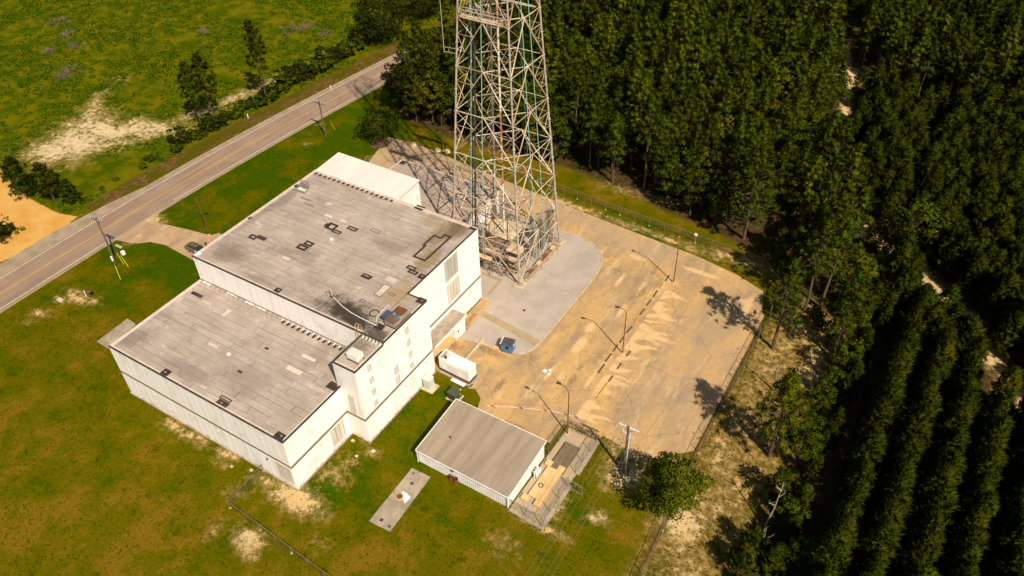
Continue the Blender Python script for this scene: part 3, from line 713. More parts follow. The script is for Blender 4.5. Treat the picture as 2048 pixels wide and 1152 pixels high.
# dark green band round the storey line
for a in ((-31.78, .012, 4.18, -.012, .11, 4.64), (-.11, .115, 4.18, -.013, 10.395, 4.64), (-.012, 10.413, 4.18, 3.03, 10.51, 4.64), (2.94, 10.515, 4.18, 3.038, 25.16, 4.64), (-.11, 25.2, 4.18, -.014, 41.95, 4.64)):
    MB().box(*a).build('band', M['band'], bld)
# roofs: a deck and the lapped strips of roll roofing on it
def roof(name, x0, y0, x1, y1, z, pitch, seed, avg):
    deck = MB().box(x0, y0, z-.2, x1, y1, z).build(name, M['underlay'], bld)
    rr = random.Random(seed)
    unit = MB().box(-.5, -.5, 0, .5, .5, 1).mesh('roofing_sheet'); unit.materials.append(M['roof'])
    n = round((y1-y0)/pitch); w = (y1-y0)/n
    for i in range(n):
        xs = [x0]; 
        x = x0 + rr.uniform(.25, 1.)*avg
        while x < x1-2.0: xs.append(x); x += avg*rr.uniform(.55, 1.35)
        xs.append(x1)
        for a, b in zip(xs[:-1], xs[1:]):
            o = link('roofing_sheet', unit, None, deck)
            g = .10*rr.uniform(.4, 1.2)
            o.location = ((a+b)/2, y0+(i+.5)*w + rr.uniform(-.008,.008), z+.004); o.scale = (b-a-g*.8, w-g*.4, .014+.012*rr.random())
            o.rotation_euler = (0, 0, rr.uniform(-.0012,.0012))
    return deck
roofL = roof('lower_roof', -31.62, .18, -.18, 15.95, ZL-.12, .97, 1, 9.5)
roofU = roof('upper_roof', -31.62, 16.18, -.15, 41.82, ZU-.12, .97, 2, 9.0)
roofB = roof('bay_roof', -.13, 16.18, 2.87, 25.02, ZU-.118, .98, 4, 5.0)
roofS = roof('stair_roof', -.45, 10.58, 2.87, 16.0, ZS-.12, 1.05, 5, 5.0)
# metal edge caps
def cap(p, q, z, w=.2, h=.16, m='cap'):
    MB().bar((p[0],p[1],z-h/2), (q[0],q[1],z-h/2), w, h).build('roof_edge', M[m], bld)
cap((-31.83,.08), (-.0,.08), ZL); cap((-31.72,.19), (-31.72,15.95), ZL-.002, m='pale_patch'); cap((-.09,.19), (-.09,10.38), ZL-.001)
cap((-31.83,16.08), (-.66,16.08), ZU); cap((-31.72,16.19), (-31.72,41.8), ZU-.002, m='pale_patch'); cap((-31.83,41.92), (.02,41.92), ZU-.001, m='pale_patch'); cap((-.08,25.2), (-.08,41.81), ZU-.003)
cap((2.97,16.2), (2.97,25.0), ZU-.001); cap((-.18,25.11), (3.07,25.11), ZU); cap((-.65,16.08), (3.07,16.08), ZU-.004)
cap((-.65,10.48), (3.07,10.48), ZS); cap((2.97,10.59), (2.97,15.97), ZS-.001); cap((-.55,10.59), (-.55,15.97), ZS-.002)
# pale inner flashing along the edges
for a in ((-31.6,.2,ZL-.10,-.22,.42,ZL-.075), (-31.6,.44,ZL-.10,-31.36,15.9,ZL-.074), (-.42,.44,ZL-.10,-.2,10.3,ZL-.073), (-31.6,16.2,ZU-.10,-.7,16.48,ZU-.075), (-31.6,16.5,ZU-.10,-31.3,41.8,ZU-.074), (-31.28,41.5,ZU-.10,-.2,41.8,ZU-.073), (2.62,16.5,ZU-.10,2.86,24.9,ZU-.072), (2.62,10.62,ZS-.10,2.86,15.9,ZS-.072),(-.4,10.62,ZS-.10,2.6,10.84,ZS-.071)):
    MB().box(*a).build('flashing', M['pale_patch'] if a[0] > -31.5 or True else None, bld)

# tar patches and repairs
def patch(c, sx, sy, z, m='tar', hole=None, parent=bld, h=.012, name='roof_patch', lift=.034):
    x, y = c; mb = MB(); o = [(x-sx/2,y-sy/2),(x+sx/2,y-sy/2),(x+sx/2,y+sy/2),(x-sx/2,y+sy/2)]
    zz = z-.12+lift
    if hole:
        i = [(x-sx/2+hole,y-sy/2+hole),(x+sx/2-hole,y-sy/2+hole),(x+sx/2-hole,y+sy/2-hole),(x-sx/2+hole,y+sy/2-hole)]
        mb.ring_prism(o, i, zz, zz+h)
    else: mb.prism(o, zz, zz+h)
    return mb.build(name, M[m], parent)
U = ZU
patch((-27.49, 23.74), 1.35, 1.0, U, hole=.36); patch((-26.26, 24.20), 1.75, .75, U, lift=.047)
patch((-19.44, 25.55), 1.75, 1.1, U, hole=.38); patch((-19.22, 26.67), 1.5, 1.0, U, hole=.36, lift=.047)
patch((-19.13, 31.51), 1.7, 1.5, U, hole=.38); patch((-17.58, 30.89), 1.6, .75, U, hole=.26, lift=.047); patch((-19.84, 31.41), .9, .8, U, hole=.3, lift=.06)
patch((-16.03, 32.64), 1.8, .85, U, hole=.32); patch((-12.75, 33.93), 1.7, .7, U, hole=.08)
patch((-2.92, 29.72), 1.5, .8, U, hole=.28); patch((-2.18, 29.09), 1.5, .75, U, hole=.26, lift=.047)
patch((-7.19, 25.13), 1.55, .85, U); patch((-7.31, 25.21), .9, .10, U, 'pale_patch', lift=.047)
for c, sx, sy in (((-15.80, 16.78),1.0,.85), ((-31.47, 26.94),.7,.7), ((-31.22, 36.99),.75,.75), ((-10.56, 41.93),1.6,1.0), ((-0.59, 41.78),1.2,1.05), ((-0.61, 28.94),.9,1.0), ((2.35, 24.88),1.25,1.1)):
    patch(c, sx, sy, U, lift=.05); patch((c[0]+.1,c[1]+.05), .22, .22, U, 'galv', lift=.062, h=.05, name='roof_drain')
for c in ((-27.49, 34.95), (-26.02, 34.09)): patch(c, 1.9, .34, U, hole=.07)
for c, sx, sy in (((-21.29, 33.32),1.3,.45), ((-18.47, 33.43),1.2,.5), ((-23.45, 35.84),.9,.3), ((-19.73, 22.49),1.3,.4), ((-3.78, 26.28),1.7,.95), ((-3.42, 23.94),1.0,2.3)):
    patch(c, sx, sy, U, 'pale_patch')
patch((-3.42, 23.94), 1.15, 2.5, U, hole=.07, lift=.05); patch((-4.35, 20.91), .95, .5, U, hole=.1); patch((-1.80, 23.92), .9, .5, U, hole=.06)
# stepped outline patch by the east edge
o_ = [(-4.38, 31.80), (-2.09, 32.06), (-2.29, 38.43), (-3.56, 38.45), (-3.52, 37.55), (-4.91, 37.59), (-4.73, 35.11), (-4.20, 35.12)]
x0, y0 = o_[0]; x1, y1 = o_[2]
xm = (x0+x1)/2 - .25; ys = y0 + (y1-y0)*.42
outer = [(x0,y0), (x0+2.3,y0), (x0+2.3,y1), (x0+.9,y1), (x0+.9,y1-.9), (x0-.2,y1-.9), (x0-.2,ys), (x0,ys)]
def inset(poly, d):
    n = len(poly); out = []
    for i in range(n):
        a, b, c = Vector(poly[i-1]), Vector(poly[i]), Vector(poly[(i+1)%n])
        n1 = (b-a).normalized(); n2 = (c-b).normalized()
        out.append((b.x + (-n1.y-n2.y)*d, b.y + (n1.x+n2.x)*d))
    return out
outer[6] = (x0-.35, ys); outer[5] = (x0-.35, y1-.9)
MB().ring_prism(outer, inset(outer, .34), U-.086, U-.072).build('roof_patch', M['tar'], bld)
Lz = ZL
patch((-29.65, 13.41), 2.1, .6, Lz); patch((-21.25, 0.72), 1.25, 1.0, Lz); patch((-10.90, 0.77), 1.8, .75, Lz); patch((-11.08, 1.45), 1.9, .5, Lz, hole=.16, lift=.047)
patch((-1.07, 0.62), 1.5, .95, Lz); patch((-0.95, 9.91), 1.5, 1.15, Lz, lift=.047); patch((-13.00, 5.70), .75, .35, Lz); patch((-13.06, 10.55), .65, .32, Lz)
for c in ((-21.32, 0.68), (-11.01, 0.70), (-0.94, 0.69), (-0.41, 10.27)): patch(c, .22, .22, Lz, 'galv', lift=.06, h=.05, name='roof_drain')
for c in ((-30.28, 15.91), (-25.26, 16.02), (-21.60, 15.93), (-19.45, 15.98)): patch(c, 1.7, .34, Lz, 'white_sheet', lift=.04)
for c, sx, sy in (((-19.74, 7.31),1.6,.4), ((-7.00, 12.10),2.2,.5), ((-7.10, 9.46),2.4,.7), ((-27.07, 12.90),1.6,.3), ((-30.97, 11.40),.4,1.2), ((-22.97, 12.78),.6,1.4), ((-15.06, 1.44),1.0,.35)): patch(c, sx, sy, Lz, 'pale_patch')
tag(MB().prism([(-16.79, 6.97), (-16.35, 6.92), (-16.35, 7.36), (-16.80, 7.41)], ZL-.06, ZL+.04).build('roof_debris', M['white_sheet']), 'small white plastic scrap lying on the lower flat roof', 'debris')
tag(MB().prism([(-17.25, 28.89), (-16.76, 28.76), (-16.69, 29.21), (-17.10, 29.31)], ZU-.06, ZU+.03).build('roof_debris', M['white_sheet']), 'white scrap lying in the middle of the upper roof', 'debris')
tag(MB().prism([(-31.69, 16.37), (-31.21, 16.36), (-31.08, 17.17), (-31.71, 17.17)], ZU-.06, ZU+.02).build('roof_debris', M['white_sheet']), 'white square sheet at the roadside corner of the upper roof', 'debris')
# cable brackets along the foot of the upper wall, then along the annex and stair joints
br_w = MB().box(-.07,.1,0,.07,.42,.03).box(-.09,.40,0,.09,.45,.32).mesh('wall_bracket'); br_w.materials.append(M['white_sheet'])
br_d = MB().box(-.2,-.3,0,.2,.3,.012).mesh('shadow_pad'); br_d.materials.append(M['tar'])  # dark pad built in place of the shadow at each bracket
br_h = MB().path([(0,.4,.3),(0,.15,.32),(0,.0,.2),(.03,-.1,.0)], .02, 5).mesh('wall_bracket'); br_h.materials.append(M['darksteel'])
for k in range(33):
    x = -31.0 + k*.935
    if k < 17: link('wall_bracket', br_h, None, bld, (x, 15.5, ZL-.09))
    else:
        link('wall_bracket', br_w, None, bld, (x, 15.45, ZL-.085)); link('shadow_pad', br_d, None, bld, (x+.34, 15.45, ZL-.083))
MB().bar((-31.4,15.9,ZL+.28), (-1.,15.9,ZL+.28), .07, .05).build('cable_rail', M['cap'], bld)
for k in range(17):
    link('shadow_pad', br_d, None, bld, (-31.0+k*.97, 41.25, ZU-.06))
for k in range(6): link('wall_bracket', br_w, None, bld, (-.1+k*.55, 15.45, ZS-.07)); 
for k in range(6): None
# windows: proud frame with separate blank panes and dark gaps
def window(axis, at, lo, hi, z0, z1, n, pm, out=1):
    fr = MB(); t = .09
    def bx(mb, a, b, za, zb, d0, d1):
        if axis == 'y': mb.box(at+d0, a, za, at+d1, b, zb)
        else: mb.box(a, at-d1, za, b, at-d0, zb)
    for a, b, za, zb in ((lo-t,hi+t,z1,z1+t), (lo-t,hi+t,z0-t*1.6,z0), (lo-t,lo,z0,z1), (hi,hi+t,z0,z1)): bx(fr, a, b, za, zb, .002, .07)
    w = fr.build('window', M['greyframe' if n == 1 else 'frame'], bld)
    bk = MB(); bx(bk, lo, hi, z0, z1, .003, .012); bk.build('backing', M['mullion'], w)
    pw = (hi-lo)/n
    for i in range(n):
        pn = MB(); bx(pn, lo+i*pw+.05, lo+(i+1)*pw-.05, z0+.04, z1-.04, .013, .045); pn.build('pane', M[pm], w)
window('y', 0, 33.35, 36.4, 9.5, 13.1, 4, 'louvre_pane'); window('y', 0, 33.5, 36.4, 5.35, 8.6, 4, 'pane')
window('y', 0, 7.05, 9.25, 1.0, 4.0, 3, 'pane'); window('x', 0, -2.7, -.35, .9, 4.02, 3, 'pane'); window('x', 10.4, 1.0, 1.72, 5.05, 8.3, 1, 'pane')
for y in (12.84, 20.52):
    for z in (12.15, 9.97, 7.77, 5.62): window('y', 3.05, y-.24, y+.24, z-.42, z+.42, 1, 'ventpane')
window('y', 3.05, 17.12, 17.76, 6.95, 8.12, 1, 'ventpane'); window('y', 3.05, 17.12, 17.76, 5.05, 6.3, 1, 'ventpane')
# door outline, wall lamps
for (x, y, z) in ((3.05, 18.6, 3.5), (3.05, 23.4, 3.6), (0, 5.0, 3.5), (0, 39.0, 3.6)):
    MB().box(x+.002, y-.12, z-.1, x+.22, y+.12, z+.1).build('wall_lamp', M['frame'], bld)
for x in (-25.2, -13.0): MB().box(x-.12, -.22, 3.35, x+.12, -.002, 3.55).build('wall_lamp', M['frame'], bld)
MB().tube((-4.3,-.12,3.4), (-4.3,-.002,3.4), .16, .16, 10).build('vent_cover', M['tar'], bld)
dw = MB(); dw.box(3.052,16.2,0,3.09,16.26,2.3).box(3.052,18.0,0,3.09,18.06,2.3).box(3.052,16.26,2.24,3.09,18.0,2.3); dw.build('door', M['frame'], bld)
MB().box(3.052,16.27,.02,3.075,17.99,2.23).build('door', M['panel'], bld)
# plinth along the foot of the lit walls
MB().box(-31.82,-.16,-.2,-.0,-.003,.16).build('plinth', M['concrete'], bld); MB().box(.003,-.1,-.2,.16,10.38,.16).build('plinth', M['concrete'], bld); MB().box(3.053,10.2,-.2,3.2,25.2,.14).build('plinth', M['concrete'], bld)
# loading dock: canopy, side walls
dock = MB().box(.01, 26.3, 3.35, 2.45, 34.3, 3.6).build('canopy', M['concrete'], bld)
MB().box(2.455, 26.28, 3.28, 2.53, 34.32, 3.68).build('canopy_edge', M['white_metal'], dock); MB().box(.02, 34.305, 3.28, 2.45, 34.38, 3.68).build('canopy_edge', M['white_metal'], dock)
MB().box(.01, 33.9, 0, 2.2, 34.2, 3.34).build('dock_wall', M['panel'], bld); MB().box(.01, 31.7, 0, 2.1, 31.95, 3.34).build('dock_wall', M['panel'], bld); MB().box(2.0, 31.96, 0, 2.15, 33.89, 3.34).build('dock_wall', M['panel'], bld)
MB().box(.012, 26.3, 0, 1.9, 31.69, .8).build('dock_step', M['tanpad'], bld)
MB().tube((2.15,32.4,1.6), (2.24,32.4,1.6), .16, .16, 10).build('vent_cover', M['tar'], bld)

# ---------------- things on the roofs
# blue-hooded exhaust unit
ex = thing('exhaust_unit', 'rusting rooftop exhaust box with blue peaked hood and rust-red lid', 'ventilator', (1.0, 18.85, ZU-.08))
MB().bbox(0,0,.05,1.65,3.5,.75,.03).build('housing', M['concrete'], ex)
MB().box(-.12,-.12,0,1.77,3.62,.05).build('base_curb', M['tar'], ex)
MB().add([(.0,-.05,.752),(1.7,-.05,.752),(1.7,1.35,.752),(0,1.35,.752),(.35,.3,1.35),(1.35,.3,1.35),(1.35,1.0,1.35),(.35,1.0,1.35)], [(0,1,5,4),(1,2,6,5),(2,3,7,6),(3,0,4,7),(4,5,6,7)]).build('hood', M['wood'], ex)
MB().bbox(-.55,.15,.76,.3,1.35,1.2,.04).build('blue_hood', M['bluehood'], ex)
MB().bbox(-.5,.7,1.1,.6,1.5,1.28,.04).build('blue_hood', M['bluehood'], ex)
MB().bbox(.1,1.95,.752,1.55,3.2,1.0,.03).build('lid', M['rust_bright'], ex); MB().bbox(.6,1.4,.752,1.4,1.9,.84,.02).build('vent_plate', M['blue'], ex)
ex.scale = (1.0, .92, 1.0)
# boxy white unit on the stair roof
hv = thing('air_conditioner', 'square white air conditioning unit on short legs on the stair roof', 'air conditioner', (1.55, 12.35, ZS-.09))
MB().bbox(-.85,-.62,.28,.85,.62,1.02,.03).build('casing', M['white_metal'], hv); MB().bbox(-.88,-.65,1.022,.88,.65,1.09,.02).build('lid', M['annex_roof'], hv)
for x in (-.75,-.25,.25,.75):
    for y in (-.55,.55): MB().box(x-.06,y-.06,0,x+.06,y+.06,.278).build('leg', M['darksteel'], hv)
for y in (-.55,.55): MB().box(-.95,y-.05,-.0,.95,y+.05,.04).build('rail', M['tar'], hv)
# conduits and hose on the upper roof
z_ = ZU-.02
def P3(p, z): return (p[0], p[1], z)
tag(MB().path([P3((-8.28, 19.48),z_), P3((-5.88, 18.66),z_), P3((-4.19, 18.32),z_), P3((-2.47, 18.16),z_), P3((0.22, 18.08),z_)], .055).build('conduit', M['white_metal']), 'long curved white pipe lying across the dark roof stain', 'pipe')
tag(MB().path([P3((-8.51, 19.28),z_), P3((-8.59, 16.88),z_)], .04).path([P3((-8.11, 16.57),z_), P3((-5.43, 16.63),z_), P3((-2.99, 16.56),z_)], .035).path([P3((-8.59, 16.88),z_), P3((-8.11, 16.57),z_)], .04).build('conduit', M['galv']), 'thin grey conduit bent along the front edge of the upper roof', 'pipe')
tag(MB().path([P3((-0.46, 21.61),z_+.5), P3((-0.41, 19.11),z_+.5)], .04).path([P3((-0.26, 18.68),z_), P3((0.35, 18.15),z_)], .03).path([P3((-0.46, 21.61),z_+.5), P3((-0.36, 21.48),z_-.03)], .03).path([P3((-0.41, 19.11),z_+.5), P3((-0.26, 18.68),z_)], .03).build('conduit', M['white_metal']), 'straight raised white pipe beside the exhaust unit', 'pipe')
tag(MB().torus((*(-1.44, 19.77), z_+.02), .62, .07).build('hose_ring', M['black']), 'black rubber hoop lying flat on the upper roof', 'hoop')
hm = (-8.49, 19.53)
mast = thing('antenna_mast', 'short pale mast with curled cables standing on the upper roof', 'antenna', (hm[0], hm[1], ZU-.08))
MB().path([(0,0,0),(-.05,0,.7),(.02,.02,1.6)], .05).build('mast', M['frame'], mast); MB().box(-.25,-.25,.0,.25,.25,.06).build('base', M['tar'], mast)
MB().torus((.7,.15,.04), .28, .04).torus((.55,.35,.05),.2,.035).build('coil', M['darksteel'], mast); MB().path([(0,0,.05),(-.5,.2,.04),(-1.2,.45,.04),(-1.4,.2,.04),(-.8,-.1,.04)], .035).build('coil', M['darksteel'], mast)
patch((0.69, 18.13), 1.3, 1.0, U, lift=.05)
# hooped ladder from lower roof
ld = thing('roof_ladder', 'rusty hooped ladder rising from the lower roof to the upper roof', 'ladder', (-1.15, 15.85, ZL-.08))
for s in (-.24, .24):
    MB().path([(s,0,0),(s,0,ZU-ZL+.7),(s,.2,ZU-ZL+1.1),(s,.55,ZU-ZL+1.1),(s,.7,ZU-ZL+.7),(s,.7,ZU-ZL+.06)], .035).build('rail', M['tanpad'], ld)
for k in range(12): MB().tube((-.24,0,.35+k*.36), (.24,0,.35+k*.36), .02, .02, 5).build('rung', M['tanpad'], ld)
# loose cable rings on the stair roof
tag(MB().torus((1.3,14.4,ZS-.05), .75, .03, 24, 5).torus((1.9,14.7,ZS-.045), .6, .025, 24, 5).torus((.7,14.2,ZS-.04),.45,.025,20,5).build('cable_coil', M['concrete']), 'loose coils of faded cable on the stair roof', 'cable')
# open hatch with louvred lid
ht = thing('roof_hatch', 'open roof hatch with grey slatted lid near the roadside parapet', 'hatch', (*(-29.54, 36.47), ZU-.08))
MB().ring_prism([(-.95,-.5),(.95,-.5),(.95,.5),(-.95,.5)], [(-.85,-.4),(.85,-.4),(.85,.4),(-.85,.4)], 0, .3).build('curb', M['galv'], ht)
MB().box(-.84,-.39,.0,.84,.39,.12).build('opening', M['grcab'], ht)
lid = MB().bar((-.9,.62,.3), (-.9,.95,1.25), .06).bar((.9,.62,.3), (.9,.95,1.25), .06).build('lid', M['galv'], ht)
for k in range(9):
    f = k/8; MB().bar((-.87,.63+f*.31,.32+f*.9), (.87,.63+f*.31,.32+f*.9), .03, .075).build('slat', M['galv'], lid)

# ================================================================== ANNEX AND LOW WING
an = thing('metal_annex', 'tall narrow white metal annex with pale smooth roof behind the main building', 'annex', (-31.5, 42.02, 0))
MB().box(.05,.05,-.2,16.65,5.45,13.55).build('wall', M['white_metal'], an)
rib = MB().box(-.02,-.03,0,.02,.03,13.5).mesh('siding_rib'); rib.materials.append(M['white_metal'])
for k in range(12): link('siding_rib', rib, None, an, (16.66, .3+k*.44, 0))
MB().add([(-.12,-.0,13.56),(16.8,-.0,13.56),(16.8,5.6,13.9),(-.12,5.6,13.9),(-.12,-.0,13.74),(16.8,-.0,13.74),(16.8,5.6,14.06),(-.12,5.6,14.06)], [(0,3,2,1),(4,5,6,7),(0,1,5,4),(1,2,6,5),(2,3,7,6),(3,0,4,7)]).build('roof', M['annex_roof'], an)
MB().bar((-.14,-.05,13.76), (16.82,-.05,13.76), .1, .14).build('roof_edge', M['white_metal'], an); MB().bar((16.82,.05,13.66), (16.82,5.6,14.0), .06, .2).build('roof_edge', M['frame'], an)
lw = thing('low_wing', 'low flat-roofed wing with grey striped roofing crossed by tower shadow', 'building', (-31.2, 42.03, 0))
MB().box(.1,.1,-.2,21.3,20.7,4.3).build('wall', M['panel'], lw)
ld_ = MB().box(.05,.05,4.3,21.35,20.75,4.42).build('roof', M['underlay'], lw)
lu = MB().box(-.5,-.5,0,.5,.5,1).mesh('roofing_sheet'); lu.materials.append(M['lowroofm'])
for i in range(20):
    for a, b in ((.1, 9+3*math.sin(i*2.1)), (9+3*math.sin(i*2.1), 21.3)):
        o = link('roofing_sheet', lu, None, ld_, ((a+b)/2, .6+i*1.03, 4.425)); o.scale = (b-a-.03, 1.0, .018)
for a in ((0,-.0,21.4,.0), ):
    pass
for p, q in (((0,.1), (0,20.8)), ((0,20.8), (21.4,20.8)), ((21.4,20.8), (21.4,.1))):
    MB().bar((p[0],p[1],4.45), (q[0],q[1],4.45), .22, .12).build('roof_edge', M['pale_patch'], lw)
MB().box(.2,19.4,4.455,1.3,20.6,4.468).build('roof_patch', M['tar'], lw)
for k in range(3): MB().box(9+k*1.2,10+k*.3,4.455,9.4+k*1.2,10.3+k*.3,4.5).build('roof_vent', M['darksteel'], lw)

# ================================================================== LATTICE TOWER
TC = (-2.74, 53.9)
def half(z): return 6.54 - .06*z if z < 66 else 2.58
tw = thing('lattice_tower', 'towering four-legged steel lattice mast with faded orange and white bracing', 'tower', (TC[0], TC[1], 0))
def towermat():
    t = NT('faded_tower_paint'); P = t.pos()
    base = t.mix(t.sstep(t.noise(t.scale(P, (1,1,.5)), .7, 5, .65), .42, .62), (.64,.55,.43), (.46,.34,.22))
    rust = t.sstep(t.mathn('ADD', t.noise(P, .35, 5, .7), t.mathn('MULTIPLY', t.rnd(), .16)), .66, .76)
    c = t.mix(rust, base, (.40,.21,.09))
    c = t.mix(t.sstep(t.noise(P, 4, 4, .7), .62, .72), c, (.30,.18,.09))
    c = t.mix(t.mathn('MULTIPLY', t.sstep(t.mathn('FRACT', t.mathn('MULTIPLY', t.rnd(), 5.7)), .62, .72), .75), c, (.44,.27,.12))
    c = t.gain(c, t.lin(t.rnd(), 0, 1, .72, 1.15))
    return t.finish(c, .6, None, metal=.1)
M['tower'] = towermat()
M['towergrey'] = pmat('galvanised_tower_leg', (.46,.41,.34), (.34,.29,.235), 1.2, c3=(.30,.17,.08), sc3=2.2, lo3=.6, hi3=.72, rough=.55, metal=.15)
def lp(s, z):
    h = half(z); return Vector((s[0]*h, s[1]*h, z))
LEGS = [(1,-1), (1,1), (-1,1), (-1,-1)]
LV = [0.45 if k == 0 else 6.9*k for k in range(12)]          # panel points
for s in LEGS:
    mb = MB(); 
    for a, b in zip(LV[:-1], LV[1:]): mb.tube(lp(s,a), lp(s,b), .175-.001*a, .175-.001*b, 8, cap=False)
    for z in np.arange(3.4, LV[-1], 3.45): mb.tube(lp(s,z)-Vector((0,0,.06)), lp(s,z)+Vector((0,0,.06)), .27-.001*z, None, 8)   # flanges
    leg = mb.build('leg', M['towergrey'], tw)
    MB().prism([(s[0]*6.5-.9,s[1]*6.5-.9),(s[0]*6.5+.9,s[1]*6.5-.9),(s[0]*6.5+.9,s[1]*6.5+.9),(s[0]*6.5-.9,s[1]*6.5+.9)], -.3, .35).build('footing', M['kerb'], tw)
    MB().box(s[0]*6.51-.38,s[1]*6.51-.38,.351,s[0]*6.51+.38,s[1]*6.51+.38,.47).build('base_plate', M['galv'], tw)
nsub = 0
for k in range(len(LV)-1):
    z0, z1 = LV[k], LV[k+1]
    for i in range(4):
        A, B = LEGS[i], LEGS[(i+1) % 4]
        a0, b0, a1, b1 = lp(A,z0), lp(B,z0), lp(A,z1), lp(B,z1); m1 = (a1+b1)/2
        rd = .088 - .003*k
        for p, q in ((a1, m1), (m1, b1)): MB().tube(p, q, rd*.8, None, 6, False).build('horizontal_brace', M['tower'], tw)
        for leg0, legT in ((a0, a1), (b0, b1)):
            MB().tube(leg0, m1, rd*1.05, None, 6, False).build('diagonal_brace', M['tower'], tw)
            if k < 8:
                L1, L2 = leg0.lerp(legT, 1/3), leg0.lerp(legT, 2/3); D1, D2 = leg0.lerp(m1, 1/3), leg0.lerp(m1, 2/3)
                H = legT.lerp(m1, .5)
                for p, q in ((L1, D1), (D1, L2), (L2, D2), (D2, legT)):
                    nsub += 1
                    if nsub <= 300: MB().tube(p, q, .040, None, 5, False).build('sub_brace', M['tower'], tw)
    # plan bracing: diamond through the face mid-points
    mids = [(lp(LEGS[i],z1)+lp(LEGS[(i+1)%4],z1))/2 for i in range(4)]
    for i in range(4): MB().tube(mids[i], mids[(i+1)%4], .07, None, 6, False).build('plan_brace', M['tower'], tw)
# face sub-frames at mid panel
for k in range(0, 1):
    zm = LV[k] + 6.9*.62
    if k == 0: zm = 4.6
    for i in range(4):
        A, B = LEGS[i], LEGS[(i+1)%4]
        MB().tube(lp(A,zm), lp(B,zm), .05, None, 5, False).build('cross_brace', M['tower'], tw)
# lowest panel: extra fan bracing close to the ground
for i in range(4):
    A, B = LEGS[i], LEGS[(i+1)%4]
    a, b = lp(A,.6), lp(B,.6); m = (lp(A,LV[1])+lp(B,LV[1]))/2
    for f in (.25, .5, .75):
        p = a.lerp(b, f); p.z = 1.0
        MB().tube(p, m, .05, None, 5, False).build('cross_brace', M['tower'], tw)
    for f in (.25, .5, .75):
        p = a.lerp(m, f) if f < .5 else b.lerp(m, 1-f); MB().tube(p, a.lerp(b, f)+Vector((0,0,.4)), .045, None, 5, False).build('cross_brace', M['tower'], tw)
# verdigris feed pipes up the faces, ladder in the middle
PIPES = [((-.08,-.97), (-.08,-.97)), ((.97,-.12), (.97,-.12)), ((.84,-.05), (.84,-.05)), ((.97,.35), (.97,.35)), ((-.55,-.85), (-.55,-.85))]
for p, q in PIPES:
    mb = MB(); zs = [1.2] + LV[1:]
    for a, b in zip(zs[:-1], zs[1:]): mb.tube((p[0]*half(a), p[1]*half(a), a), (q[0]*half(b), q[1]*half(b), b), .055, None, 7, False)
    mb.build('feed_pipe', M['greenpipe'], tw)
mb = MB()
for s in (-.25, .25): mb.tube((s-1.2,-1.5,0.1), (s-.6,-.8,LV[-1]), .03, None, 5)
for z in np.arange(.6, LV[-1], .6): mb.tube((-1.45+.6*z/75.9,-1.5+.7*z/75.9,z), (-.95+.6*z/75.9,-1.5+.7*z/75.9,z), .018, None, 4)
mb.build('climbing_ladder', M['galv'], tw)
# dark cable trunk up the back leg side
for (x, y, r) in ((-.62,-.55,.10), (-.70,-.55,.08), (-.66,-.45,.09)):
    mb = MB()
    for a, b in zip([1.0]+LV[1:-1], LV[1:]): mb.tube((x*half(a),y*half(a),a), (x*half(b),y*half(b),b), r, None, 6, False)
    mb.build('cable_trunk', M['darksteel'], tw)
# centre riser with faded orange bands
def riser():
    t = NT('banded_paint'); P = t.pos(); z = t.n('SeparateXYZ'); t.l(P, z.inputs[0])
    f = t.mathn('FRACT', t.mathn('DIVIDE', z.outputs[2], 26.0))
    c = t.mix(t.sstep(f, .49, .51), (.66,.60,.5), (.42,.15,.06)); c = t.mix(t.sstep(t.noise(P, 1.5, 5), .5, .65), c, (.5,.42,.33))
    return t.finish(c, .6)
M['riser'] = riser()
MB().tube((-6.1,6.1,.5), (-5.2,5.2,15), .2, None, 8).tube((-1.,.9,.3), (-.4,.4,LV[-1]), .16, None, 8).build('riser_pipe', M['riser'], tw)
# catwalk on the front-left face, two rails and a plank deck
cz = LV[6]
for zc in (cz,):
    h = half(zc)
    wk = MB().box(-h+.2, -h-.15, zc+.1, h-.2, -h+.75, zc+.16).build('catwalk', M['tower'], tw)
    for dz in (.55, 1.05): 
        for yy in (-h-.12, -h+.72): MB().bar((-h+.2,yy,zc+.16+dz), (h-.2,yy,zc+.16+dz), .05).build('handrail', M['tower'], wk)
    for j in range(7):
        for yy in (-h-.12, -h+.72): MB().bar((-h+.25+j*(2*h-.5)/6,yy,zc+.16), (-h+.25+j*(2*h-.5)/6,yy,zc+1.2), .05).build('stanchion', M['tower'], wk)
    for j in range(5): MB().bar((-h+.3, -h-.1+j*.2, zc+.19), (h-.3, -h-.1+j*.2, zc+.19), .08, .04).build('plank', M['tower'], wk)
    MB().box(-h+.4, h-.7, zc+.1, h-.4, h-.1, zc+.16).build('catwalk', M['tower'], tw)
# antenna clutter near the catwalk corner
for j in range(14):
    a = Vector((-half(cz)+.5+.28*j, -half(cz)+1.3+.22*(j%4), cz+.3)); MB().tube(a, a+Vector((.8*math.sin(j*1.7), .7*math.cos(j*2.3), 1.6+.5*math.sin(j))), .045, None, 5, False).build('antenna_rod', M['tower'], tw)
# outrigger with whip aerial off the left leg
p = lp((-1,-1), 36.2); d = Vector((-.86,-.1,0)).normalized()
for dz in (0, .7): MB().tube(p+Vector((0,0,dz)), p+d*1.95+Vector((0,0,dz)), .045, None, 5).build('outrigger', M['towergrey'], tw)
MB().tube(p+d*1.95-Vector((0,0,.1)), p+d*1.95+Vector((0,0,10)), .06, .045, 6).build('whip_aerial', M['towergrey'], tw)
MB().tube(p+d*1.2, p+d*1.2+Vector((0,0,.7)), .03, None, 5).build('outrigger', M['towergrey'], tw)

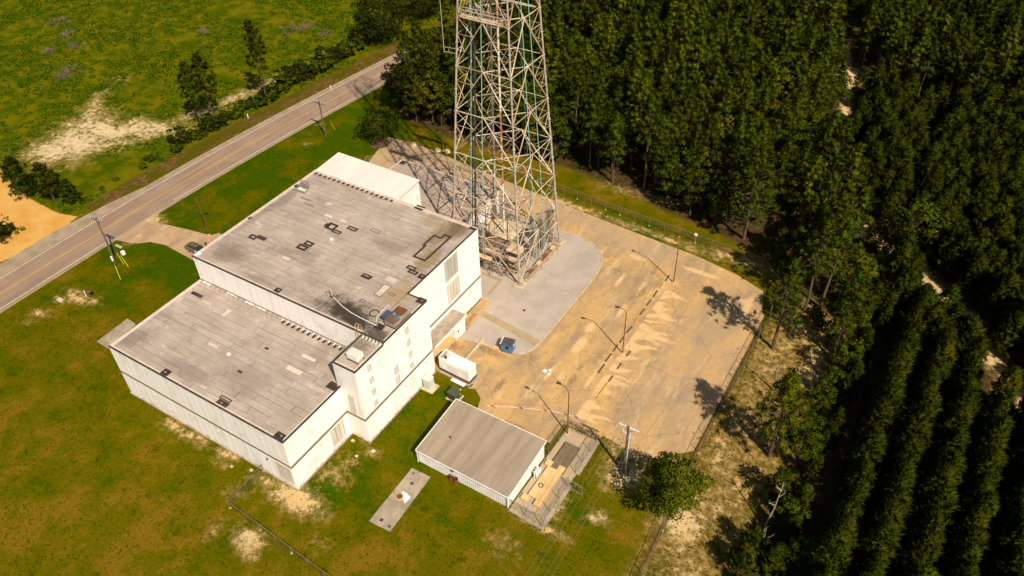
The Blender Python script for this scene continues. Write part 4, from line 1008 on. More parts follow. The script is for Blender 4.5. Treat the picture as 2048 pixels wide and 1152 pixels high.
# ---------------- equipment inside the tower base
M['cage'] = pmat('grey_lattice_cage', (.33,.30,.25), (.24,.215,.18), 2.0, rough=.6, metal=.2)
def cage(x, y, h, label, grp):
    r = thing('feed_cage', label, 'cage', (x, y, .05), 0, grp)
    mb = MB(); w = .48
    for sx in (-1,1):
        for sy in (-1,1): mb.tube((sx*w,sy*w,0), (sx*w*.95,sy*w*.95,h), .05, None, 5)
    mb.build('post', M['cage'], r)
    mb = MB()
    for z in np.arange(.25, h, .42):
        for i in range(4):
            c = [(-w,-w),(w,-w),(w,w),(-w,w)]; p_, q_ = c[i], c[(i+1)%4]
            mb.bar((*p_,z), (*q_,z), .035, .05)
    for i in range(4):
        c = [(-w,-w),(w,-w),(w,w),(-w,w)]; p_, q_ = Vector((*c[i],0)), Vector((*c[(i+1)%4],0))
        for f in (.2,.4,.6,.8): u = p_.lerp(q_, f); mb.bar(u, u+Vector((0,0,h)), .03)
    mb.build('lattice', M['cage'], r)
    mb = MB(); mb.add([(-w,-w,h),(w,-w,h),(w,w,h),(-w,w,h),(-.1,-.1,h+.7),(.1,-.1,h+.7),(.1,.1,h+.7),(-.1,.1,h+.7)], [(0,1,5,4),(1,2,6,5),(2,3,7,6),(3,0,4,7),(4,5,6,7)]); mb.build('cap', M['cage'], r)
    MB().tube((0,0,0), (0,0,h), .2, None, 8).build('core_pipe', M['galv'], r)
for i, (x, y) in enumerate(((1.75,55.1), (1.8,57.7), (1.9,60.2))): cage(x, y, 6.3, 'tall grey lattice cage standing along the gravel side of the tower base', 'feed cages along the tower base')
cage(-5.2, 50.0, 6.6, 'tall grey lattice cage at the corner of the main building', None)
cage(-6.0, 58.4, 6.5, 'tall grey lattice cage on the forest side of the tower base', None)
# truss rail along the foot of the tower's gravel face
tr = thing('cable_truss', 'low steel cable truss running along the foot of the tower', 'truss', (4.3, 53.9, .05))
for z in (.3, 1.25):
    for x in (-.35, .35): MB().bar((x,-5.0,z), (x,5.0,z), .08).build('chord', M['tower'], tr)
for k in range(21):
    y = -5.0 + k*.5
    MB().bar((-.35,y,.05), (-.35,y,1.25), .05).bar((.35,y,.05), (.35,y,1.25), .05).bar((-.35,y,1.25), (.35,y,1.25), .05).build('strut', M['tower'], tr)
    if k < 20: MB().bar((.35,y,.3), (.35,y+.5,1.25), .04).bar((-.35,y+.5,.3), (-.35,y,1.25), .04).build('brace', M['tower'], tr)
for k in range(4): MB().box(-.3,-4.2+k*2.3,1.28,.3,-3.2+k*2.3,1.4).build('cover_plate', M['tanpad'] if k % 2 else M['rust'], tr)
# shelter and plates in the middle of the base
sh = thing('equipment_shelter', 'small tan flat-roofed shelter within the tower legs', 'shelter', (-4.6, 56.0, .05))
MB().bbox(-2.6,-2.2,0,2.6,2.2,2.6,.04).build('wall', M['concrete'], sh); MB().bbox(-2.8,-2.4,2.602,2.8,2.4,2.78,.03).build('roof', M['kerb'], sh); MB().box(2.602,-.5,0,2.65,.5,2.1).build('door', M['galv'], sh)
dd = thing('waveguide_bridge', 'long slatted waveguide bridge at shoulder height inside the tower base', 'bridge', (-3.4, 50.2, .05))
MB().box(-6.2,-.6,2.1,5.2,.6,2.18).build('deck', M['kerb'], dd)
for x in np.arange(-6., 5.3, 1.6): MB().bar((x,-.5,0), (x,-.5,2.1), .08).bar((x,.5,0), (x,.5,2.1), .08).build('leg', M['tower'], dd)
for y in (-.58,.58): MB().bar((-6.2,y,2.25), (5.2,y,2.25), .06, .12).build('rail', M['rust'], dd)
for j, (x, y, lx, ly, z, m, lb) in enumerate(((-.5,53.2,2.8,2.2,1.7,'kerb','pale square ice shield on legs within the tower base'), (.9,50.3,2.0,1.6,1.2,'concrete','grey slab cover on legs in the middle of the tower base'), (-7.6,53.8,1.6,2.6,2.2,'tanpad','ochre plate on legs by the low wing'), (-3.2,47.6,3.2,.9,3.0,'tanpad','ochre trough on legs behind the main building corner'))):
    r = thing('ice_shield', lb, 'ice shield', (x, y, .05)); MB().bbox(-lx/2,-ly/2,z,lx/2,ly/2,z+.12,.02).build('plate', M[m], r)
    for sx in (-1,1):
        for sy in (-1,1): MB().bar((sx*lx*.42,sy*ly*.42,0), (sx*lx*.42,sy*ly*.42,z), .07).build('leg', M['darksteel'], r)
ob = thing('feed_pipe_rack', 'rack of low rusty pipes under the tower', 'pipe rack', (-1.2, 49.0, .05))
for j in range(6): MB().path([(-5,-.9+.3*j,.5),(1.5+.3*j,-.9+.3*j,.5),(1.5+.3*j,3+.2*j,.5),(1.5+.3*j,3+.2*j,1.6)], .07).build('pipe', M['rust'] if j % 3 == 0 else M['galv'], ob)
for x in (-4.5,-1.5,1.2): MB().bar((x,-1,.0), (x,-1,.45), .07).bar((x,.8,0), (x,.8,.45), .07).bar((x,-1,.42), (x,.8,.42), .07).build('stand', M['darksteel'], ob)
for (x, y) in (((4.16, 49.01)), ((4.38, 58.98))):
    r = thing('anchor_block', 'pale concrete anchor block by the tower foot on the gravel', 'block', (x, y, .05), 0, 'anchor blocks by the tower foot'); MB().bbox(-.35,-.35,0,.35,.35,.25,.03).build('block', M['kerb'], r); MB().tube((0,0,.25), (-.5,.1,2.2), .05, None, 6).build('rod', M['galv'], r)

# ================================================================== YARD OBJECTS
# ---------------- metal shed
SX0, SX1, SY0, SY1 = 10.45, 24.05, 11.25, 20.15
shed = thing('metal_shed', 'white metal shed with brown-grey corrugated lean-to roof beside the gravel enclosure', 'shed', (SX0, SY0, 0))
W_, D_ = SX1-SX0, SY1-SY0
M['shedroof'] = pmat('dull_metal_roof', (.315,.25,.185), (.25,.195,.14), .35, c3=(.36,.26,.14), sc3=1.2, lo3=.62, hi3=.75, rough=.55, stretch=(2.5,.35,1))
def slab_wall(name, pts, par, m):
    MB().add(pts, [(0,1,2,3)]).build(name, m, par)
zf, zb = 2.35, 3.05
core = MB(); core.add([(.06,.06,0),(W_-.06,.06,0),(W_-.06,D_-.06,0),(.06,D_-.06,0),(.06,.06,zf-.02),(W_-.06,.06,zf-.02),(W_-.06,D_-.06,zb-.02),(.06,D_-.06,zb-.02)], [(0,1,5,4),(1,2,6,5),(2,3,7,6),(3,0,4,7),(0,3,2,1),(4,5,6,7)]); core.build('wall', M['white_metal'], shed)
rb = MB().box(-.035,-.02,0,.035,.0,zf-.05).mesh('siding_rib'); rb.materials.append(M['white_metal'])
for k in range(45): link('siding_rib', rb, None, shed, (.15+k*.302, .058, .02))
for k in range(29):
    y = .2+k*.3; MB().box(W_-.058,y-.035,.02,W_-.042,y+.035,zf-.06+(zb-zf)*y/D_).build('siding_rib', M['white_metal'], shed)
def corr(y0, y1, zoff, name):
    V=[]; F=[]; xs=[]
    n = 46; x = -.12
    prof=[]
    for i in range(n):
        b = -.12 + i*(W_+.24)/n; s = (W_+.24)/n
        prof += [(b,0),(b+s*.62,0),(b+s*.7,.035),(b+s*.92,.035)]
    prof.append((W_+.12,0))
    mb = MB(); N = len(prof)
    zz = lambda y: zf + (zb-zf)*y/D_ + zoff
    vs = [(p[0],y0,zz(y0)+p[1]) for p in prof] + [(p[0],y1,zz(y1)+p[1]) for p in prof] + [(p[0],y0,zz(y0)-.03) for p in prof] + [(p[0],y1,zz(y1)-.03) for p in prof]
    fs = [(i,i+1,N+i+1,N+i) for i in range(N-1)] + [(2*N+i+1,2*N+i,3*N+i,3*N+i+1) for i in range(N-1)] + [(2*N+i,2*N+i+1,i+1,i) for i in range(N-1)] + [(N+i,N+i+1,3*N+i+1,3*N+i) for i in range(N-1)]
    mb.add(vs, fs); return mb.build(name, M['shedroof'], shed)
corr(-.15, 3.1, .03, 'roof_sheet'); corr(3.0, D_+.15, .075, 'roof_sheet')
for p, q in (((-.14,-.18,zf),(W_+.14,-.18,zf)), ((-.16,-.1,zf+.03),(-.16,D_+.1,zb+.06)), ((W_+.15,-.1,zf+.03),(W_+.15,D_+.1,zb+.06)), ((-.14,D_+.18,zb+.05),(W_+.14,D_+.18,zb+.05))): MB().bar(p, q, .09, .12).build('trim', M['white_metal'], shed)
for x in (.0, W_-.02): MB().bar((x,-.1,.05), (x,-.1,zf-.1), .1).build('downpipe', M['white_metal'], shed)
MB().box(5.1,-.02,1.5,5.5,.005,1.85).build('vent', M['darksteel'], shed)
MB().tube((2.9,3.4,zf+.3), (2.9,3.4,zf+1.0), .05, None, 6).tube((2.75,3.4,zf+.6), (3.05,3.45,zf+1.0), .04, None, 5).build('flue', M['rust'], shed)
# two rusty barrels by the shed
for x, y in ((15.66, 11.03), (16.38, 10.94)):
    b = thing('rusty_barrel', 'open rust-red drum standing against the shed wall', 'barrel', (x+.05, y+.05, 0), 0, 'rusty drums by the shed')
    mb = MB(); mb.tube((0,0,0), (0,0,.85), .29, None, 14, False); mb.tube((0,0,.05), (0,0,.05), .28, None, 14) if False else None
    for z in (.0,.3,.58,.85): mb.torus((0,0,z), .29, .022, 14, 5)
    mb.build('drum', M['rust_bright'], b); MB().tube((0,0,.5), (0,0,.52), .27, None, 14).build('contents', M['black'], b)
# ---------------- manhole slab on the lawn
sl = thing('manhole_slab', 'long weathered concrete slab with round manholes set in the lawn', 'slab', (0, 0, 0))
SL = [(10.56, 1.00), (13.64, 1.17), (13.20, 10.00), (10.34, 9.91)]
MB().prism(SL, -.2, .12).build('slab', M['concrete'], sl)
for (c, r, m) in (((11.01, 9.34),.13,'tar'), ((11.77, 8.00),.24,'darksteel'), ((11.81, 1.89),.22,'tar'), ((13.16, 1.68),.18,'darksteel')):
    MB().tube((*c,.1), (*c,.15), r, None, 14).build('manhole_cover', M[m], sl)
c = (11.72, 5.57); MB().tube((*c,.1), (*c,.35), .52, None, 18).build('access_ring', M['tanpad'], sl); MB().tube((*c,.352), (*c,.38), .38, None, 16).build('manhole_cover', M['rust_bright'], sl)
tag(MB().prism([(11.55, 6.51), (11.57, 6.09), (12.76, 5.19), (12.92, 6.14), (12.31, 6.42)], .121, .22).prism([(11.80, 6.44), (12.61, 5.64), (12.90, 6.24)], .22, .3).build('rubble_pile', M['white_sheet']), 'crumpled pale debris heaped on the manhole slab', 'debris')
tag(MB().prism([(-44.87, 4.13), (-45.08, 9.88), (-42.89, 9.73), (-42.23, 4.07)], -.2, .1).build('entrance_slab', M['concrete']), 'stained pale concrete slab on the lawn beyond the lower block', 'slab')
# ---------------- fenced gravel enclosure
M['yardgravel'] = pmat('mixed_yard_gravel', (.34,.28,.22), (.42,.31,.17), .35, c3=(.22,.17,.11), sc3=1.6, bump=.4, bs=10)
YD = [(24.31, 11.38), (28.96, 11.37), (28.68, 25.25), (24.60, 25.76), (23.79, 24.61), (24.25,20.3), (24.25,11.6)]
YD = [(24.25,11.25), (28.9,11.0), (28.75,26.0), (24.3,26.0)]
tag(MB().prism(YD, -.2, .08).build('enclosure_gravel', M['yardgravel']), kind='structure')
for a, b in (((24.3,11.15),(28.95,10.9)), ((28.98,11.1),(28.98,18.0)), ((28.98,19.8),(28.85,26.0))):
    o = MB().bar((*a,.06), (*b,.06), .55, .2).build('enclosure_kerb', M['concrete']); tag(o, kind='structure')
ep = thing('equipment_plinth', 'ochre stepped concrete plinth with upright white bushings inside the enclosure', 'plinth', (0, 0, .08))
c0 = (26.37, 16.41); 
MB().prism([(c0[0]-1.15,c0[1]-2.5), (c0[0]+.95,c0[1]-2.5), (c0[0]+.95,c0[1]+2.5), (c0[0]-1.15,c0[1]+2.5)], 0, .35).build('plinth', M['tanpad'], ep)
for dx, dy in ((-1.25,-3.0), (.55,-3.0), (-1.25,2.95), (.55,2.9)): MB().bbox(c0[0]+dx-.45, c0[1]+dy-.42, 0, c0[0]+dx+.45, c0[1]+dy+.42, .42, .03).build('corner_block', M['tanpad'], ep)
MB().box(c0[0]-.7, c0[1]+2.55, 0, c0[0]+.05, c0[1]+3.3, .1).build('pit', M['tar'], ep)
for i in range(3):
    for j in range(2):
        x = c0[0]-1.35-.38*j; y = c0[1]+.1+.42*i
        mb = MB().tube((x,y,0), (x,y,1.5), .06, None, 7)
        for k in range(4): mb.tube((x,y,1.05+k*.12), (x,y,1.1+k*.12), .12, None, 8)
        mb.build('bushing', M['insul'], ep)
MB().torus((c0[0]-.4,c0[1]-.6,.42), .28, .06).build('cable_loop', M['darksteel'], ep)
bp = (26.39, 21.26)
tag(MB().bbox(bp[0]-1.05, bp[1]-2.6, .08, bp[0]+1.05, bp[1]+2.2, .42, .04).build('equipment_pad', M['brownpad']), 'dark brown rectangular concrete pad inside the gravel enclosure', 'pad')

# ---------------- chain link fences
def linkmat():
    t = NT('chain_link'); uv = t.n('UVMap').outputs[0]
    x = t.n('SeparateXYZ'); t.l(uv, x.inputs[0])
    a = t.mathn('FRACT', t.mathn('MULTIPLY', t.mathn('ADD', x.outputs[0], x.outputs[1]), 8.0)); b = t.mathn('FRACT', t.mathn('MULTIPLY', t.mathn('SUBTRACT', x.outputs[0], x.outputs[1]), 8.0))
    k = t.mathn('MAXIMUM', t.mathn('LESS_THAN', a, .10), t.mathn('LESS_THAN', b, .10))
    return t.finish((.12,.085,.05), .7, metal=.0, alpha=k)
M['chain'] = linkmat()
def fence(pts, label, h=1.7, step=3.0, gap=None):
    r = thing('chain_link_fence', label, 'fence', (pts[0][0], pts[0][1], 0))
    o = Vector((pts[0][0], pts[0][1], 0)); post = None
    for a, b in zip(pts[:-1], pts[1:]):
        A = Vector((a[0],a[1],0))-o; B = Vector((b[0],b[1],0))-o; n = max(1, round((B-A).length/step))
        for i in range(n+1):
            if i == n and b is not pts[-1]: continue
            p = A.lerp(B, i/n)
            MB().tube(p-Vector((0,0,.2)), p+Vector((0,0,h+.03)), .04, None, 6).build('post', M['fencesteel'], r)
            if i % 2 == 0: MB().tube(p-Vector((0,0,.1)), p+Vector((0,0,.05)), .16, None, 8).build('post_footing', M['sandrock'], r)
        MB().tube(A+Vector((0,0,h)), B+Vector((0,0,h)), .03, None, 6).build('top_rail', M['fencesteel'], r)
        L = (B-A).length
        me = MB().add([A+Vector((0,0,.05)), B+Vector((0,0,.05)), B+Vector((0,0,h)), A+Vector((0,0,h))], [(0,1,2,3)]).mesh('mesh')
        uv = me.uv_layers.new(name='UVMap'); 
        for i, c in enumerate(((0,0),(L,0),(L,h),(0,h))): uv.data[i].uv = c
        link('mesh', me, M['chain'], r)
    return r
fence([(-14,74.6), (-5.68, 73.77), (9.18, 72.81), (23.67, 71.96), (35.4,71.6)], 'long chain-link fence between the yard and the pine wood', 1.7, 3.1)
fence([(35.5,71.5), (40.2,66.5), (40.6,54.6), (40.7,42), (40.8,30.8), (41.0,24.5), (41.9,11.5), (44,-25)], 'chain-link fence along the sandy strip by the plantation side of the yard', 1.9, 3.0)
fence([(-5.85,-.15), (-5.4,-6.3), (10.9,-7.3), (34,-8.5)], 'chain-link fence running out from the front corner of the lower block', 1.4, 2.9)
fence([(24.4,11.35), (28.7,11.15), (28.65,17.6)], 'chain-link fence at the near end of the gravel enclosure', 1.9, 2.2)
fence([(28.65,19.9), (28.6,25.8), (24.5,25.8), (24.35,20.6)], 'chain-link fence closing the lamp end of the gravel enclosure', 1.9, 2.2)
gt = thing('enclosure_gate', 'small framed gate standing open at the gravel enclosure', 'gate', (28.8, 17.7, 0), R(-8))
MB().path([(0,0,.15),(2.1,0,.15),(2.1,0,1.6),(0,0,1.6),(0,0,.15)], .035).path([(1.05,0,.15),(1.05,0,1.6)], .025).build('gate_frame', M['galv'], gt)
me = MB().add([(0,0,.15),(2.1,0,.15),(2.1,0,1.6),(0,0,1.6)], [(0,1,2,3)]).mesh('mesh'); uv = me.uv_layers.new(name='UVMap')
for i, c in enumerate(((0,0),(2.1,0),(2.1,1.4),(0,1.4))): uv.data[i].uv = c
link('mesh', me, M['chain'], gt); MB().tube((0,0,0), (0,0,1.9), .05, None, 6).build('hinge_post', M['galv'], gt)
# notice on the far fence
sp = (23.77, 71.70); sg = thing('fence_notice', 'small blank white notice on a pole by the far fence', 'sign', (sp[0], sp[1]-.15, 0))
MB().tube((0,0,0), (0,0,2.2), .035, None, 6).build('post', M['galv'], sg); MB().box(-.28,-.05,1.75,.28,-.03,2.3).build('board', M['white_sheet'], sg)

# ---------------- lamp posts
def lamp(base, tip, h, label, rust=True):
    r = thing('lamp_post', label, 'lamp post', (base[0], base[1], 0))
    d = Vector((tip[0]-base[0], tip[1]-base[1], 0)); 
    MB().tube((0,0,0), (0,0,h), .10, .065, 8).build('pole', M['rust'], r)
    e = Vector((0,0,h)); t_ = d + Vector((0,0,h+.9)); m_ = d*.55 + Vector((0,0,h+.78))
    MB().path([e, d*.2+Vector((0,0,h+.42)), m_, t_], .045).build('arm', M['rust'], r)
    u = d.normalized(); 
    mb = MB(); w = Vector((-u.y,u.x,0))
    v = [t_-u*.1-w*.1, t_-u*.1+w*.1, t_+u*.55+w*.18, t_+u*.55-w*.18]
    mb.add([p+Vector((0,0,-.06)) for p in v]+[p*1+Vector((0,0,.1)) for p in v], [(0,3,2,1),(4,5,6,7),(0,1,5,4),(1,2,6,5),(2,3,7,6),(3,0,4,7)]); mb.build('lamp_head', M['darksteel'], r)
    MB().tube(-Vector((0,0,.1)), (0,0,.12), .28, None, 8).build('base', M['tanpad'], r)
lamp((24.77, 24.91), (23.54, 24.92), 8.2, 'rusty lamp post standing in the gravel enclosure beside the shed')
lamp((24.55, 42.01), (23.52, 41.65), 8.05, 'rusty lamp post midway along the row of wheel stops')
lamp((24.65, 60.47), ((24.65, 60.47)[0]-1.9, (24.65, 60.47)[1]+.2) if False else (22.75, 60.65), 7.6, 'rusty lamp post at the far end of the wheel stops near the fence')
lamp((-50.61, 31.61), (-49.6,31.9), 7.3, 'rusty lamp post on the lawn beside the driveway')
lamp((-30.70, 74.97), (-29.9,76.6), 7.6, 'dark lamp post on the grass behind the low wing')
# ---------------- wheel stops
def stop(c, L, m, tilt, label):
    o = MB().bbox(-.105,-L/2,0,.105,L/2,.15,.03).build('wheel_stop', M[m]); o.location = (c[0], c[1], .008); o.rotation_euler = (0,0,tilt)
    tag(o, label, 'wheel stop', 'wheel stops along the parking line')
DK, YL = 'dark weathered concrete wheel stop on the parking line', 'wheel stop with worn yellow paint on the parking line'
for c, L, m in (((23.43, 60.90),1.6,'stop'), ((23.35, 58.72),1.7,'yellow'), ((23.31, 56.46),1.7,'stop'), ((23.31, 54.01),1.6,'stop'), ((23.31, 51.61),1.7,'stop'), ((23.32, 49.41),1.7,'yellow'), ((23.30, 46.99),1.7,'stop'), ((23.26, 44.49),1.6,'stop'), ((23.22, 42.41),1.6,'stop'), ((23.20, 40.16),1.9,'stop'), ((23.31, 37.70),2.,'stop'),
                ((25.34, 42.36),1.2,'stop'), ((25.31, 39.44),1.3,'stop'), ((25.34, 36.65),1.3,'stop'), ((25.29, 34.87),1.7,'yellow'), ((25.26, 33.24),1.8,'yellow')):
    stop(c, L, m, rng.uniform(-.05,.05), YL if m == 'yellow' else DK)
# ---------------- generator, cabinet, transformer, blue box
ge = thing('generator_container', 'long white generator enclosure on a dark steel base beside the building', 'generator', (3.35, 25.75, 0), R(-2.5))
MB().box(-.35,-.35,-.1,5.75,2.2,.12).build('pad', M['concrete'], ge); MB().bbox(0,0,.12,5.35,1.85,.62,.03).build('base_frame', M['darksteel'], ge)
MB().bbox(.02,.02,.622,5.33,1.83,2.55,.04).build('casing', M['white_metal'], ge)
MB().ring_prism([(.05,.05),(1.4,.05),(1.4,1.8),(.05,1.8)], [(.12,.12),(1.33,.12),(1.33,1.73),(.12,1.73)], 2.552, 2.8).build('exhaust_well', M['white_metal'], ge); MB().box(.12,.12,2.552,.6,1.73,2.57).build('well_floor', M['galv'], ge); MB().box(.66,.12,2.552,1.33,1.73,2.58).build('well_floor', M['pale_patch'], ge)
MB().box(1.45,.06,2.552,5.3,1.78,2.79).build('roof', M['white_metal'], ge); MB().tube((1.0,.5,2.58), (1.0,.5,3.0), .18, None, 12).tube((1.0,.5,2.9), (1.0,.5,3.02), .15, .15, 12).build('exhaust_stack', M['rust'], ge)
for k in range(8): MB().box(.3+k*.6,-.012,.25,.7+k*.6,-.001,.5).build('base_slot', M['rust'], ge)
for k in range(3): MB().box(1.1+k*1.3,-.004,.9,2.2+k*1.3,.018,2.3).build('door', M['white_metal'], ge)
MB().box(2.6,-.25,-.05,4.9,-.75,.16).build('cable_cover', M['white_sheet'], ge)
MB().path([(5.0,-.6,.12),(5.5,-.5,.12),(5.7,-.1,.12),(5.7,.3,.12)], .1, 8).build('hose', M['darksteel'], ge)
ca = thing('electrical_cabinet', 'tall pale grey cabinet on a concrete pad against the east wall', 'cabinet', (4.05, 22.3, 0), 0)
MB().box(-.8,-.9,-.1,1.15,.9,.15).build('pad', M['kerb'], ca); MB().bbox(-.55,-.55,.15,.55,.55,1.95,.03).build('casing', M['grcab'], ca); MB().bbox(-.6,-.6,1.952,.6,.6,2.02,.02).build('lid', M['grcab'], ca); MB().box(.551,-.45,.3,.57,.45,1.8).build('door', M['grcab'], ca)
tx = thing('pad_transformer', 'squat olive green transformer box on a pad in the grass', 'transformer', (8.25, 22.55, 0), R(-4))
MB().box(-.95,-.9,-.1,.95,.9,.12).build('pad', M['kerb'], tx); MB().bbox(-.75,-.7,.12,.75,.7,1.35,.04).build('casing', M['olive'], tx); MB().bbox(-.8,-.75,1.352,.8,.75,1.42,.02).build('lid', M['olive'], tx)
for k in range(5): MB().box(-.6+k*.28,-.78,.3,-.5+k*.28,-.701,1.2).build('cooling_fin', M['olive'], tx)
MB().box(.751,.2,.8,.77,.45,1.05).build('warning_label', M['yellow'], tx); MB().tube((.65,.6,1.42), (.65,.6,1.6), .08, None, 6).build('fitting', M['white_sheet'], tx)
bb = thing('blue_booth', 'small blue booth with dark flat roof and open window on the gravel', 'booth', (9.75, 34.25, .06), R(12))
MB().bbox(-.85,-.75,0,.85,.75,1.5,.03).build('wall', M['blue'], bb); MB().bbox(-.9,-.8,1.502,.9,.8,1.6,.02).build('roof', M['bluedark'], bb)
MB().box(-.2,-.765,.75,.35,-.752,1.35).build('window', M['black'], bb); MB().box(.855,-.05,.8,.87,.25,1.3).build('notice', M['white_sheet'], bb); MB().box(-.6,-.80,.45,.5,-.752,.62).build('shelf', M['blue'], bb); MB().bar((-.95,-.8,1.62), (-.95,.8,1.62), .18, .1).build('hinge_rail', M['grcab'], bb)
tag(MB().bbox(-.15,-3.0,0,.15,3.0,.55,.03).build('loading_kerb', M['kerb'], None, (5.6,31.0,0)), 'low concrete wall leading from the generator to the dock', 'wall')

# ---------------- utility poles and wires
def upole(base, h, label, arms=1, white=False, r0=.17):
    r = thing('utility_pole', label, 'utility pole', (base[0], base[1], 0))
    MB().tube((0,0,-.3), (0,0,h), r0, r0*.68, 10).build('pole', M['wood'], r)
    for k in range(arms):
        z = h-.35-.0*k; y = .16*(1 if k == 0 else -1)
        ar = MB().box(-1.3,y-.06,z-.07,1.3,y+.06,z+.07).build('crossarm', M['insul'] if white else M['wood'], r)
        for x in (-1.2,-.55,.55,1.2): MB().tube((x,y,z+.07), (x,y,z+.3), .05, .035, 7).build('insulator', M['insul'], ar)
    for s in (-1,1): MB().bar((s*.9,.12,h-.4), (0,.12,h-1.1), .05).build('arm_brace', M['galv'], r)
    return r
pr = upole((33.81, 23.12), 9.05, 'weathered wooden utility pole with white crossarm beside the gravel enclosure', 1, True, .2)
MB().tube((.24,.0,0), (.24,.0,7.4), .05, None, 6).build('riser', M['insul'], pr)
for x, z in ((-.55,7.9),(.35,7.6),(.75,7.3)): MB().tube((x,-.1,z), (x,-.1,z+.5), .07, .05, 7).bar((0,-.1,z-.1), (x,-.1,z), .05).build('cutout_switch', M['insul'], pr)
pl = upole((-58.60, 18.16), 9.3, 'dark wooden utility pole with paired crossarms on the lawn by the road bend', 2)
MB().tube((0,-.3,.6), (0,-.3,1.5), .16, None, 8).build('meter_box', M['white_sheet'], pl)
upole((-55.79, 67.97), 7.7, 'wooden utility pole on the lawn beside the road behind the annex', 2)
pe = upole((34.6,-24), 9.05, 'wooden utility pole at the end of the wires beyond the lawn', 1, True)
b0 = (33.81, 23.12)
for x in (-1.2,-.55,.55,1.2):
    pts = []
    for i in range(13):
        f = i/12; pts.append((b0[0]+x+(34.6-b0[0])*f, b0[1]+.16+(-24-b0[1])*f, 9.0-.9*4*f*(1-f)*.5))
    tag(MB().path(pts, .008, 4).build('power_line', M['galv']), 'thin overhead wire running from the white crossarm over the lawn', 'wire', 'overhead wires')
for a, b in (((-60.67, 19.78), (-56.97, 18.58)), ((-59.57, 19.89), (-55.51, 18.45)), ((-57.64, 17.43), (-54.10, 15.65))):
    p0 = Vector((*b,0)); top = Vector((*(-58.60, 18.16), 8.0)); q = p0 + (top-p0).normalized()*2.4
    gy_ = thing('guy_wire', 'stay wire with yellow guard sleeve anchoring the pole by the road bend', 'guy wire', p0, 0, 'guy wires on the lawn')
    MB().tube((0,0,-.1), q-p0, .045, None, 6).build('guard', M['yguard'], gy_); MB().tube(q-p0, top-p0, .01, None, 4).build('wire', M['galv'], gy_)
p0 = Vector((*(-55.57, 70.70),0)); top = Vector((*(-55.79, 67.97),6.8)); q = p0+(top-p0).normalized()*2.
gy_ = thing('guy_wire', 'stay wire with yellow guard sleeve anchoring the pole behind the annex', 'guy wire', p0); MB().tube((0,0,-.1), q-p0, .04, None, 6).build('guard', M['yguard'], gy_); MB().tube(q-p0, top-p0, .01, None, 4).build('wire', M['galv'], gy_)
# ---------------- small things on the lawn
c = (-54.31, 10.23); ms = thing('marker_sign', 'round rust-brown plate on a short post in the bare lawn patch', 'sign', (*c, 0))
MB().tube((0,0,0), (0,0,1.3), .05, None, 6).build('post', M['darksteel'], ms); MB().tube((0,-.02,1.3), (0,.15,1.55), .42, .42, 12).build('plate', M['rust'], ms); MB().bar((-.9,-.3,.0), (-1.0,-.2,1.3), .12, .03).build('stake', M['insul'], ms)
c = (-58.29, 7.26); vb = thing('valve_box', 'pale concrete valve box with orange markers on the lawn', 'valve box', (*c, 0)); MB().bbox(-.45,-.35,-.1,.45,.35,.25,.03).build('box', M['kerb'], vb); MB().tube((.3,.3,.0), (.3,.3,.7), .05, None, 6).tube((-.5,.4,0), (-.5,.4,.6), .05, None, 6).build('marker', M['rust_bright'], vb)
c = (-59.23, 20.31); tag(MB().bbox(-.28,-.28,0,.28,.28,.7,.03).build('utility_box', M['white_sheet'], None, (*c,0)), 'white utility box on the lawn by the yellow guy guards', 'utility box')
c = (-61.71, 21.28); tag(MB().bbox(-.7,-.22,0,.7,.22,.25,.04).build('culvert_end', M['kerb'], None, (*c,0)), 'pale concrete culvert end by the driveway mouth', 'culvert')
for p, lb in (((-75.17, 65.13), 'white roadside marker post in the brown verge'), ((-68.24, 83.81), 'small white roadside marker post farther along the verge')):
    tag(MB().tube((0,0,0), (0,0,1.0), .09, .07, 7).box(-.14,-.03,.7,.14,.03,1.05).build('marker_post', M['white_sheet'], None, (*p,0)), lb, 'post')
for i in range(3): 
    c = [(-37.32, 73.89), (-31.82, 74.40), (-29.90, 75.01)][i]
    mb = MB(); n=8
    mb.tube((0,0,-.1), (0,0,.45), .75, .45, 7, smooth=False); tag(mb.build('boulder', M['sandrock'], None, (*c,0)), 'sandstone boulder on the pavement edge behind the low wing', 'boulder', 'boulders behind the low wing')
tag(MB().tube((0,0,0), (0,0,.02), .25, None, 12).build('drain_cover', M['darksteel'], None, (*(7.38, 42.71),.05)), 'dark round drain cover in the gravel pad', 'drain')
c = (16.53, 33.26); 
for k, (dx, dy, s) in enumerate(((.0,.0,.35),(.8,-.2,.25),(.5,.5,.2))): tag(MB().prism([(-s,-s*.6),(s*.7,-s),(s,s*.5),(-s*.4,s)], 0, .05).build('litter', M['white_sheet'], None, (c[0]+dx,c[1]+dy,.007)), 'scrap of white litter lying on the tan yard', 'litter', 'litter on the yard')
for q_, lb in (((-9.92, -1.79), .35), ((-7.27, -0.90), .4), ((0.90, 9.47), .4), ((2.96, 7.77), .35), ((4.33, 9.51), .45), ((-1.67, -1.78), .3)):
    tag(MB().bbox(-lb*.6,-lb*.5,-.05,lb*.6,lb*.5,.12,.04).build('broken_slab', M['kerb'], None, (*q_,0)), 'pale broken concrete chunk lying in the grass by the walls', 'rubble', 'rubble around the building')

